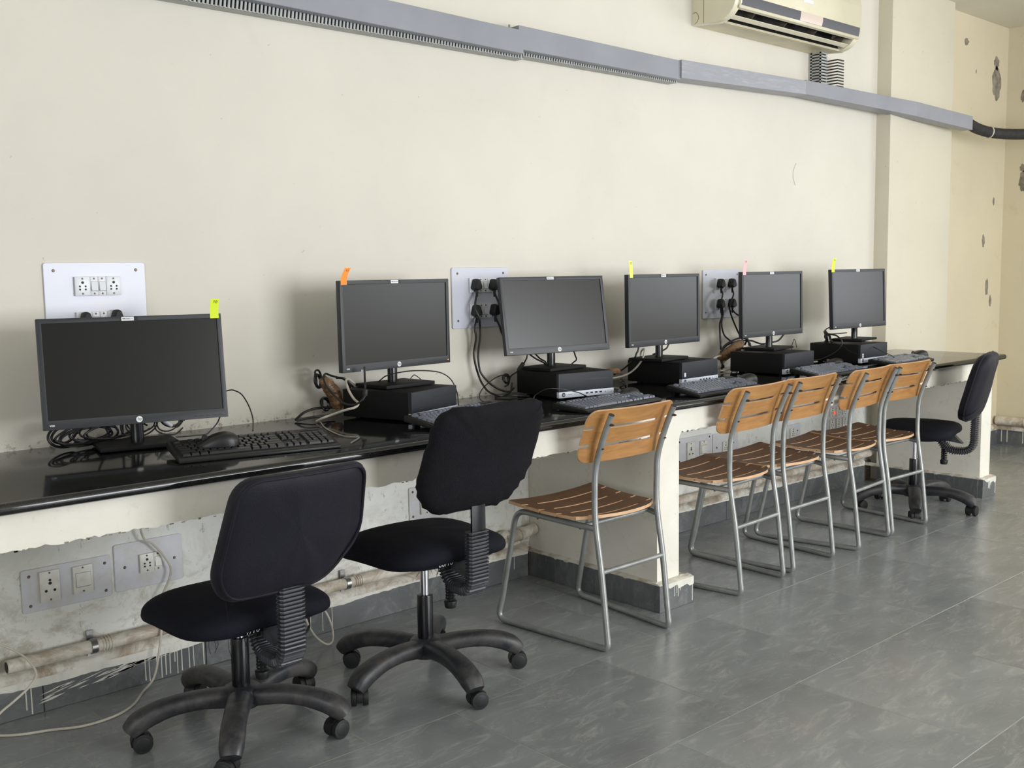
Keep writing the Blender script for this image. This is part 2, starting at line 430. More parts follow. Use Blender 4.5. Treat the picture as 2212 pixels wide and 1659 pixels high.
# ------------------------------------------------------------------ room shell
def struct(name, mb, mat, **k):
    return obj(name, mb, mat, kind='structure', **k)
floor = struct('floor', MB().box((XL, YF, -.06), (XE + .3, .0, -.0005)), M['grout'])
def slabs():
    rows = [0, -.315, -.892, -1.470, -2.055]
    while rows[-1] > YF: rows.append(rows[-1] - .58)
    offs = [.45, .323, .017, .326, .02]
    cache = {}
    for i in range(len(rows) - 1):
        y1, y0 = rows[i], rows[i + 1]; y0 = max(y0, YF)
        p = .606; off = (offs[i] if i < 5 else random.uniform(0, .6)); x = off - p * 5
        while x < XE:
            a, b = max(x, XL), min(x + p, XE); x += p
            if b - a < .03 or y1 - y0 < .03: continue
            g = .0012
            key = (round(b - a, 3), round(y1 - y0, 3))
            if key not in cache:
                cache[key] = mesh('slab', MB().box((g, g, -.012), (b - a - g, y1 - y0 - g, 0)), M['kota'], bevel=.0007, seg=1)
            o = obj('slab', cache[key], None, floor); o.location = (a, y0, random.uniform(-.0004, .0003))
            
slabs()
def wall_with_edge():
    mb = MB()   # wall with a softly rounded inner return to the pilaster
    mb.box((XL, 0, 0), (5.84, .2, ZC))
    return mb
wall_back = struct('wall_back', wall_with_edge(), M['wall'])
pil = MB(); pil.box((5.84, -.0895, 0), (6.63, .2, ZC))
struct('wall_pilaster', pil, M['wall_pil'], bevel=.004)
struct('wall_back', MB().box((6.63, 0, 0), (XE + .2, .2, ZC)), M['wall_end'])
def openings_wall_x(x0, x1, holes, name, mat):
    mb = MB(); ys = sorted({YF, 0.0} | {h[0] for h in holes} | {h[1] for h in holes}); z0, z1 = holes[0][2], holes[0][3]
    for a, b in zip(ys[:-1], ys[1:]):
        if any(abs(a - h[0]) < 1e-6 for h in holes):
            mb.box((x0, a, 0), (x1, b, z0)); mb.box((x0, a, z1), (x1, b, ZC))
        else: mb.box((x0, a, 0), (x1, b, ZC))
    return struct(name, mb, mat)
we = openings_wall_x(XE, XE + .2, [(-5.95, -4.15, .92, 2.52), (-3.65, -1.85, .92, 2.52)], 'wall_end', M['wall_end'])
mb = MB(); xs = [XL, .45, 1.75, 2.35, 5.95, XE + .2]
for i, (a, b) in enumerate(zip(xs[:-1], xs[1:])):
    if i == 3: mb.box((a, YF - .2, 0), (b, YF, .25)); mb.box((a, YF - .2, 2.62), (b, YF, ZC))
    else: mb.box((a, YF - .2, 0), (b, YF, ZC))
struct('wall_front', mb, M['wall'])
openings_wall_x(XL - .2, XL, [(-5.2, -2.2, .6, 2.5)], 'wall_left', M['wall'])  # opening made up for the added side fill lamp
struct('ceiling', MB().box((XL, YF, ZC), (XE + .2, .2, ZC + .15)), M['ceiling'])
n = 0
for ax, a, b, at_, zl, zh in (('y', -5.95, -4.15, XE, .92, 2.52), ('y', -3.65, -1.85, XE, .92, 2.52), ('x', 2.35, 5.95, YF, .25, 2.62), ('y', -5.2, -2.2, XL - .15, .6, 2.5)):  # the last frame is made up, for the added side fill
    n += 1; mb = MB(); t = .04
    bars = [(a, a + t, zl, zh), (b - t, b, zl, zh), ((a + b) / 2 - t / 2, (a + b) / 2 + t / 2, zl, zh), (a, b, zl, zl + t), (a, b, zh - t, zh)]
    for p, q, z0, z1 in bars:
        if ax == 'y': mb.box((at_ + .05, p, z0), (at_ + .1, q, z1))
        else: mb.box((p, at_ - .1, z0), (q, at_ - .05, z1))
    struct('window_%d' % n, mb, M['frame'])

# plaster loss on the end walls (bare cement showing)
def patch(name, cx, cz, w_, h_, wall, seed, mat, y=None, x=None, t=.0012):
    rr = random.Random(seed); P = []
    for i in range(22):
        a = 2 * PI * i / 22; k = rr.uniform(.74, 1.06)
        P.append((cx + w_ / 2 * math.cos(a) * k, cz + h_ / 2 * math.sin(a) * k))
    mb = MB()
    if y is not None: mb.prism(P, 'y', y, y - t)
    else: mb.prism(P, 'x', x, x - t)
    return obj(name, mb, mat, wall, angle=0)
end_face = bpy.data.objects['wall_back.001']
for i, (cx, cz, w_, h_) in enumerate(((7.475, 2.56, .15, .24), (7.465, 2.69, .09, .10), (6.995, 2.773, .07, .05), (7.49, 1.745, .03, .06), (7.345, 1.467, .05, .09), (7.42, 1.14, .05, .13), (7.485, 1.045, .04, .09), (7.15, 2.60, .015, .03))):
    patch('plaster_patch', cx, cz, w_, h_, end_face, i, M['cement'], y=0)
for i, (cy_, cz, w_, h_) in enumerate(((-.13, 1.975, .05, .06), (-.14, 1.88, .08, .16), (-.115, 2.47, .04, .09))):
    patch('plaster_patch', cy_, cz, w_, h_, we, 40 + i, M['cement'], x=XE)
patch('filled_hole', 1.854, 2.185, .014, .022, wall_back, 3, M['cement'], y=0)
mb = MB(); mb.tube(smooth_path([(4.99, -.001, 1.86), (4.965, -.001, 1.82), (4.965, -.001, 1.78), (4.985, -.001, 1.745)]), .004, 6)
obj('plaster_scar', mb, M['wall'], wall_back)

# skirting of the wall, stone pieces
def ragged_top(x0, x1, z0, z1, seed, step=.02, amp=.006):
    rr = random.Random(seed); P = [(x0, z0), (x1, z0)]; x = x1
    while x > x0:
        P.append((x, z1 + rr.uniform(-amp, amp))); x -= step * rr.uniform(.6, 1.4)
    P.append((x0, z1)); return P
SK = obj('baseboard_back', MB().box((XL, -.010, 0), (5.84, 0, .118)), M['cement'], kind='structure')
x = -.2; k = 0
for a, b in ((-1.6, -1), (-1, -.4), (-.4, .16), (.36, .95), (.95, 1.47), (1.47, 1.96), (1.96, 2.5), (2.5, 2.94), (3.16, 3.75), (3.75, 4.35), (4.35, 4.95), (4.95, 5.5), (5.5, 5.74), ):
    obj('skirting_stone', MB().box((a + .001, -.024, 0), (b - .001, -.006, .112)), M['kota_skirt'], SK, bevel=.0015, seg=1)
# crust of old plaster and paint on top of the skirting: one lumpy ledge
def lumpy(a, b, z0, h, d, seed, step=.008):
    mb = MB(); n = int((b - a) / step) + 1; vs = []
    for i in range(n + 1):
        x = min(a + i * step, b); q = noise.noise(Vector((x * 7, seed, 0))); q2 = noise.noise(Vector((x * 31, seed, 4)))
        hh = h * (1 + .35 * q + .2 * q2); dd = d * (1 + .18 * q2 + .1 * q)
        vs += [(x, 0, z0 + hh * 1.25), (x, -dd * .55, z0 + hh), (x, -dd, z0 + hh * .45), (x, -dd, z0 - .004 + .003 * q2), (x, 0, z0 - .004)]
    fs = [(i * 5 + j, i * 5 + (j + 1) % 5, (i + 1) * 5 + (j + 1) % 5, (i + 1) * 5 + j) for i in range(n) for j in range(5)] + [(4, 3, 2, 1, 0), tuple(range(n * 5, n * 5 + 5))]
    mb.add(vs, fs); return mb
for a, b, s_ in ((XL + .01, .15, 0), (.36, 2.94, 1), (3.16, 5.74, 2)):
    obj('mortar_ledge', lumpy(a, b, .112, .020, .027, s_), M['ledge'], SK, angle=60)
mb = MB()
for a, b in ((.36, 2.94), (3.16, 5.74)):       # white paint brushed over the stone, ending in a wavering edge
    N_ = int((b - a) / .008); up = []; lo = []
    for i in range(N_ + 1):
        x = a + (b - a) * i / N_
        dip = .018 * math.exp(-((x - .98) / .2) ** 2) + .020 * math.exp(-((x - 1.35) / .2) ** 2) + .012 * math.exp(-((x - 2.0) / .15) ** 2)
        up.append((x, -.0252, .113)); lo.append((x, -.0252, .100 - dip + .007 * noise.noise(Vector((x * 6, 1, 0))) + .003 * noise.noise(Vector((x * 40, 1, 0)))))
    n0 = len(up); mb.add(up + lo, [(i, i + 1, n0 + i + 1, n0 + i) for i in range(n0 - 1)])
    mb.add([(x, y + .001, z) for x, y, z in up + lo], [(i, n0 + i, n0 + i + 1, i + 1) for i in range(n0 - 1)])
rr = random.Random(15)
for i in range(46):       # separate brush strokes slanting over the stone
    x = rr.uniform(.93, 1.34); z = .088 - .055 * (1.34 - x) / .41 * rr.uniform(.5, 1.2) - rr.uniform(0, .012); L = rr.uniform(.03, .11); h_ = rr.uniform(.0012, .0045); sl = rr.uniform(.10, .22)
    mb.add([(x, -.0247, z), (x + L * .5, -.0247, z + L * .5 * sl - h_), (x + L, -.0247, z + L * sl), (x + L * .5, -.0247, z + L * .5 * sl + h_)], [(0, 1, 2, 3)])
rr = random.Random(5)
for x in (.90, .915, 1.262, 1.275, 1.30, 1.316, 1.33, 1.345, 1.362, 1.37, 1.385, 1.41, 1.425, 1.46, 1.87, 1.92, 1.96, 2.6, 2.82, 2.86, 3.4, 3.9, 4.4, 4.9):
    z = rr.choice((.004, .01, .02, .045)); w_ = rr.uniform(.0012, .0019)
    mb.cyl((x, -.0243, .1), (x + rr.uniform(-.001, .001), -.0243, z), w_, w_ * 1.3, 6)
obj('paint_run', mb, M['paint_w'], SK)
mb = MB(); mb.box((6.63, -.02, 0), (XE, 0, .12)); obj('baseboard_end', mb, M['kota_skirt'], kind='structure')
mb = MB(); mb.box((XE - .02, -1.8, 0), (XE, -.02, .12)); b2 = obj('baseboard_end', mb, M['kota_skirt'], kind='structure')
mb = lumpy(0, 1.8, .112, .03, .034, 9); mb.v = [(XE + y, -x, z) for x, y, z in mb.v]; obj('mortar_ledge', mb, M['ledge'], b2, angle=60)
obj('mortar_ledge', lumpy(6.64, XE - .02, .112, .03, .034, 5), M['ledge'], bpy.data.objects['baseboard_end'], angle=60)
mb = MB()
for y in (-.05, -.09, -.2, -.24, -.33): mb.box((XE - .0215, y - .006, .02), (XE - .0195, y, .12))
obj('paint_run', mb, M['paint_w'], b2)

# pipe along the wall
def pipe_run():
    t = thing('conduit_pipe', 'paint-smeared horizontal plastic pipe clipped along the wall below the counter', 'pipe')
    obj('pipe', MB().cyl((.85, -.034, .168), (2.62, -.034, .168), .0205, n=24), M['pvc'], t)
    obj('bore', MB().cyl((.8492, -.034, .168), (.8500, -.034, .168), .016, n=20), M['hole'], t)
    for x in (1.10, 2.02):
        mb = MB(); mb.cyl((x - .009, -.034, .168), (x + .009, -.034, .168), .0235, n=24)
        mb.box((x - .01, -.012, .125), (x + .01, -.006, .212)); obj('pipe_clip', mb, M['steel'], t)
    for x in (1.125, 2.05):
        mb = MB()
        for i in range(4): mb.cyl((x + i * .009, -.034, .168), (x + i * .009 + .006, -.034, .168), .0225, n=24)
        obj('coupling', mb, M['pvc'], t)
    mb = MB(); mb.lathe([(.0, 0), (.034, 0), (.038, .01), (.038, .03), (.03, .04), (0, .04)], 24)
    bx = obj('junction_box', mb, M['pvc'], t); bx.rotation_euler = (R(90), 0, 0); bx.location = (2.80, -.012, .185)
    obj('pipe', MB().cyl((2.62, -.034, .168), (2.80, -.034, .185), .0205, n=20).cyl((2.80, -.04, .185), (2.965, -.04, .205), .024, n=24), M['pvc'], t)
    obj('coupling', MB().cyl((2.875, -.04, .194), (2.905, -.04, .197), .0275, n=24), M['pvc'], t)
    t2 = thing('conduit_pipe', 'dusty plastic pipe running along the wall behind the wooden chairs', 'pipe')
    obj('pipe', MB().cyl((3.10, -.034, .168), (5.8, -.034, .168), .0205, n=24), M['pvc'], t2)
    obj('coupling', MB().cyl((4.5, -.034, .168), (4.54, -.034, .168), .0245, n=24), M['pvc'], t2)
    t3 = thing('conduit_pipe', 'plaster-coated pipe at the foot of the far end wall', 'pipe')
    obj('pipe', MB().cyl((XE - .035, -.02, .175), (XE - .035, -1.5, .175), .032, n=20), M['pvc'], t3)
    obj('coupling', MB().cyl((XE - .035, -.22, .175), (XE - .035, -.25, .175), .037, n=20), M['pvc'], t3)
pipe_run()

# ------------------------------------------------------------------ built-in counter
def counter():
    t = thing('built_in_counter', 'long black granite counter on cream plastered piers along the wall', 'counter')
    zt = .795; yf = -.752; r = .014; th = .030
    prof = [(0, zt), (0, zt - th)]
    for i in range(9):
        a = -PI / 2 - PI * i / 8      # bullnose
        prof.append((yf + r + .001 + (r + .001) * math.cos(a) , zt - th / 2 + th / 2 * math.sin(a)))
    mb = MB(); mb.prism(prof, 'x', XL + .01, 5.838)
    prof2 = [(-.091, zt), (-.091, zt - th)] + prof[2:]; mb.prism(prof2, 'x', 5.838, 5.965)
    obj('granite_top', mb, M['granite'], t, angle=30)
    # ragged apron
    rr = random.Random(2)
    for (a, b, s) in ((XL + .01, .16, 0), (.30, 2.965, 1), (3.10, 5.76, 2)):
        P = [(a, zt - th), (b, zt - th)]; x = b
        while x > a:
            P.append((x, .674 + .004 * noise.noise(Vector((x * 9, s, 0))) + rr.uniform(-.0035, .0035))); x -= rr.uniform(.006, .02)
        P.append((a, .674))
        obj('apron', MB().prism(P, 'y', -.710, -.640), M['plaster'], t, angle=0)
        obj('soffit', MB().box((a, -.640, .72), (b, -.002, zt - th)), M['plaster'], t)
    chips = MB(); rr = random.Random(9)
    for i in range(150):
        x = rr.uniform(.35, 5.7)
        if 2.95 < x < 3.12: continue
        chips.box((x, -.7108, .6705), (x + rr.uniform(.004, .014), -.7095, .6705 + rr.uniform(.0015, .005)))
    o_ = obj('chipped_edge', chips, M['cement'], t); o_['kind'] = 'stuff'
    cr = MB()
    for i in range(90):
        x = rr.uniform(.4, 5.7); cr.box((x, -.7115, .761), (x + rr.uniform(.01, .04), -.7095, .761 + rr.uniform(.002, .004)))
    o_ = obj('grout_crumbs', cr, M['paint_w'], t); o_['kind'] = 'stuff'
    for j, (a, b, sa, sb) in enumerate(((.16, .30, .14, .36), (2.972, 3.102, 2.953, 3.156), (5.762, 5.885, 5.742, 5.905))):
        mb = MB()
        P = [(a, 0), (b, 0), (b, .64)]
        if j < 2: P += [(b + .004, .660), (b + .016, .674)]
        P += [(b if j == 2 else b + .016, zt - th), (a, zt - th)]
        yb = -.0905 if j == 2 else -.002
        mb.prism(P, 'y', -.7105, yb)
        p = obj('pier', mb, M['plaster'], t, angle=0)
        h = .104; g = .001
        obj('skirting_stone', MB().box((sa, -.74, 0), (sb, -.711, h)), M['kota_skirt'], p, bevel=.0012, seg=1)
        for y0, y1 in ((-.7105, -.40), (-.399, yb - .010)):
            obj('skirting_stone', MB().box((sa, y0, 0), (a + .002, y1, h)), M['kota_skirt'], p, bevel=.0012, seg=1)
            obj('skirting_stone', MB().box((b - .002, y0, 0), (sb, y1, h)), M['kota_skirt'], p, bevel=.0012, seg=1)
        # paint and mortar on top of the stones
        mb = lumpy(sa + .001, sb - .001, h - .001, .007, .028, 20 + j, .005); mb.v = [(x, y - .7100, z) for x, y, z in mb.v]
        for (xe, sg) in ((a, -1), (b, 1)):
            k_ = lumpy(.015, .715, h - .001, .009, abs((sa if sg < 0 else sb) - xe) - .001, 30 + j, .01)
            mb.add([(xe - sg * y * 1.0 if sg > 0 else xe + y, -x, z) for x, y, z in k_.v], k_.f)
        obj('mortar_ledge', mb, M['ledge'], p, angle=60)
        mb = MB()
        W = sb - sa
        P = [(sa + W * .05, h + .001), (sb, h + .001), (sb, h - .03), (sb - W * .12, h - .034), (sb - W * .2, h - .022), (sb - W * .45, h - .03), (sb - W * .5, h - .012), (sa + W * .3, h - .02), (sa + W * .12, h - .006)]
        mb.prism(P, 'y', -.7402, -.7414)
        for q, z_ in ((.42, .055), (.49, .045), (.53, .06), (.6, .04), (.96, .095)): mb.cyl((sa + W * q, -.7403, h), (sa + W * q, -.7403, h - z_), .0016, .0021, 6)
        obj('paint_run', mb, M['paint_w'], p)
counter()

# ------------------------------------------------------------------ switchboards
def screw_mb(x, z, y, r=.004):
    return MB().cyl((x, y, z), (x, y - .0022, z), r, r * .7, 14).box((x - r * .75, y - .0026, z - .0004), (x + r * .75, y - .002, z + .0004))
def socket_module(x0, x1, z1, z0, y, parent, mat, big=False):
    W = x1 - x0; H = z1 - z0; cx = (x0 + x1) / 2
    so = obj('socket', MB().box((x0 + .0004, y - .009, z0), (x1 - .0004, y, z1)), mat, parent, bevel=.0012, seg=2)
    yy = y - .009
    mb = MB()
    if big:
        mb.cyl((cx, yy, z0 + H * .60), (cx, yy - .0004, z0 + H * .60), .0048, n=16).cyl((cx, yy, z0 + H * .70), (cx, yy - .0004, z0 + H * .70), .004, n=16)
        for s in (-1, 1): mb.cyl((cx + s * .0125, yy, z0 + H * .36), (cx + s * .0125, yy - .0004, z0 + H * .36), .0042, n=16)
    else:
        mb.cyl((cx, yy, z0 + H * .69), (cx, yy - .0004, z0 + H * .69), .0042, n=16)
        for s, q in ((-1, .49), (1, .49), (-1, .33), (1, .33)): mb.cyl((cx + s * .0085, yy, z0 + H * q), (cx + s * .0085, yy - .0004, z0 + H * q), .003, n=14)
    obj('pin_hole', mb, M['hole'], so)
    mb = screw_mb(cx, z1 - .006, yy, .003); m2 = screw_mb(cx, z0 + .006, yy, .003); mb.add(m2.v, m2.f)
    obj('screw', mb, M['screw'], so)
def switch_module(x0, x1, z1, z0, y, parent, mat, lamp=False):
    cx = (x0 + x1) / 2; H = z1 - z0; W = x1 - x0
    so = obj('switch', MB().box((x0 + .0004, y - .008, z0), (x1 - .0004, y, z1)), mat, parent, bevel=.0012, seg=2)
    rk = W * .36; yy = y - .008
    obj('rocker_gap', MB().box((cx - rk - .0008, yy - .0002, z0 + H * .225), (cx + rk + .0008, yy + .001, z0 + H * .755)), M['grey_print'], so)
    mb = MB(); mb.prism([(yy + .001, z0 + H * .74), (yy - .0006, z0 + H * .74), (yy - .005, z0 + H * .26), (yy + .001, z0 + H * .24)], 'x', cx - rk, cx + rk)
    obj('rocker', mb, mat, so)
    mb = screw_mb(cx, z1 - .006, yy, .003); m2 = screw_mb(cx, z0 + .006, yy, .003); mb.add(m2.v, m2.f)
    obj('screw', mb, M['screw'], so)
def board_thing(label, x0, x1, z0, z1, rows, screws, mats=('board', 'module'), group=None, thick=.006):
    t = thing('switchboard', label, 'switchboard', (0, 0, 0), 0, group)
    bm_, mm = M[mats[0]], M[mats[1]]
    r = .008; P = []
    for cx, cz, a0 in ((x1 - r, z1 - r, 0), (x0 + r, z1 - r, 90), (x0 + r, z0 + r, 180), (x1 - r, z0 + r, 270)):
        for i in range(5): a = R(a0 + i * 22.5); P.append((cx + r * math.cos(a), cz + r * math.sin(a)))
    obj('cover_plate', MB().prism(P, 'y', 0, -thick), bm_, t, bevel=.0012, seg=1)
    for (kind, a, b, zt, zb) in rows:
        {'s': socket_module, 'S': lambda *k: socket_module(*k, big=True), 'w': switch_module}[kind](a, b, zt, zb, -thick, t, mm)
    for x, z in screws: obj('screw', screw_mb(x, z, -thick, .0048), M['screw'], t)
    return t
def std_rows(xa, tops, h=.057):
    out = []
    for z in tops:
        out += [('s', xa, xa + .046, z, z - h), ('w', xa + .046, xa + .070, z, z - h), ('w', xa + .070, xa + .094, z, z - h), ('s', xa + .094, xa + .139, z, z - h)]
    return out
board_thing('large square switchboard above the leftmost monitor, upper row of sockets unused', 1.031, 1.337, 1.095, 1.341, std_rows(1.117, (1.299, 1.193)), ((1.060, 1.318), (1.308, 1.318), (1.060, 1.118), (1.308, 1.118)))
board_thing('switchboard with four black plugs beside the brightest tilted monitor', 2.569, 2.866, 1.074, 1.316, std_rows(2.654, (1.273, 1.170)), ((2.598, 1.292), (2.84, 1.292), (2.598, 1.105), (2.84, 1.105)))
board_thing('switchboard with four black plugs near the monitor tagged 13', 4.167, 4.478, 1.049, 1.293, std_rows(4.262, (1.250, 1.147)), ((4.192, 1.268), (4.452, 1.268), (4.192, 1.08), (4.40, 1.08)))
D_ = ('board_d', 'module_d')
board_thing('dusty low switchboard with a big three-pin socket, under the near end of the counter', .913, 1.178, .305, .436, [('S', .963, 1.021, .424, .330), ('w', 1.060, 1.120, .420, .335)], ((.936, .415), (1.160, .412), (.936, .325), (1.160, .325)), D_)
board_thing('dusty low switchboard with small socket and switch behind the front swivel chair', 1.190, 1.412, .310, .462, [('s', 1.268, 1.314, .418, .358), ('w', 1.314, 1.340, .418, .358)], ((1.222, .385), (1.385, .385)), D_)
board_thing('low switchboard half hidden behind the second swivel chair', 2.335, 2.62, .335, .47, [('S', 2.385, 2.44, .452, .358), ('w', 2.49, 2.545, .452, .358)], ((2.352, .452), (2.352, .355), (2.60, .452), (2.60, .355)), D_)
board_thing('low switchboard with big socket right of the middle pier', 3.965, 4.247, .333, .466, [('S', 4.038, 4.096, .440, .350), ('w', 4.143, 4.200, .436, .350)], ((4.226, .45), (4.226, .352), (3.985, .45), (3.985, .352)), D_)
board_thing('low switchboard with small socket beside the big-socket board', 4.256, 4.470, .336, .458, [('s', 4.330, 4.376, .41, .35), ('w', 4.376, 4.40, .41, .35)], ((4.288, .385), (4.43, .395)), D_)
board_thing('small low socket board behind the third wooden chair', 4.925, 5.06, .325, .43, [('s', 4.95, 4.996, .41, .35)], ((5.03, .39),), D_)
tt = board_thing('low switchboard with a glowing red indicator behind the wooden chairs', 5.345, 5.62, .34, .50, [('s', 5.36, 5.406, .487, .43), ('s', 5.43, 5.476, .487, .43), ('s', 5.50, 5.546, .487, .43), ('s', 5.36, 5.406, .415, .36), ('s', 5.43, 5.476, .415, .36), ('s', 5.50, 5.546, .415, .36)], (), D_)
obj('indicator_lamp', MB().cyl((5.402, -.0152, .452), (5.402, -.019, .452), .0075, .005, 16), M['led_r'], tt)

# ------------------------------------------------------------------ plugs and cables
def round_poly(P, r, n=7):
    """rounded closed polygon"""
    out = []; k = len(P)
    for i in range(k):
        a, p, b = Vector(P[i - 1]), Vector(P[i]), Vector(P[(i + 1) % k]); rr = r[i] if isinstance(r, (list, tuple)) else r
        A = p + (a - p).normalized() * rr; B = p + (b - p).normalized() * rr
        for j in range(n + 1): t = j / n; q = A * (1 - t) ** 2 + p * 2 * t * (1 - t) + B * t * t; out.append((q.x, q.y))
    # densify straight runs
    res = []
    for i in range(len(out)):
        a, b = Vector(out[i]), Vector(out[(i + 1) % len(out)]); m = max(1, int((b - a).length / .03))
        for j in range(m): q = a + (b - a) * (j / m); res.append((q.x, q.y))
    return res

def cable(name, pts, r=.0028, mat='cable', label=None, cat='cable', group=None, parent=None, n=8):
    mb = MB().tube(smooth_path(pts, 6), r, n)
    o = obj(name, mb, M[mat], parent)
    if parent is None: o['label'] = label; o['category'] = cat
    if group and parent is None: o['group'] = group
    return o
def plug(x, z, path, label, y=-.015):
    t = thing('power_plug', label, 'plug', (0, 0, 0), 0)
    P = [(x + u, z + v) for u, v in round_poly([(-.0215, -.014), (-.009, -.021), (.009, -.021), (.0215, -.014), (.0085, .026), (-.0085, .026)], [.008, .006, .006, .008, .007, .007], 4)]
    mb = MB(); n = len(P)
    vs = []
    for yy, k in ((y, .95), (y - .012, 1.0), (y - .026, .93), (y - .032, .75)):
        vs += [(x + (p[0] - x) * k, yy, z + (p[1] - z) * k) for p in P]
    fs = [(j * n + i, j * n + (i + 1) % n, (j + 1) * n + (i + 1) % n, (j + 1) * n + i) for j in range(3) for i in range(n)] + [tuple(range(n)), tuple(range(3 * n, 4 * n))[::-1]]
    mb.add(vs, fs); obj('plug_body', mb, M['rubber'], t, angle=50)
    mb = MB()
    for i in range(5): mb.cyl((x, y - .015, z - .018 - i * .006), (x, y - .015, z - .0225 - i * .006), .0062 - i * .0005, n=12)
    mb.cyl((x, y - .015, z - .01), (x, y - .015, z - .046), .0042, n=12)
    obj('strain_relief', mb, M['rubber'], t)
    if path: cable('cord', [(x, y - .015, z - .03)] + path, .0042, parent=t)
    return t
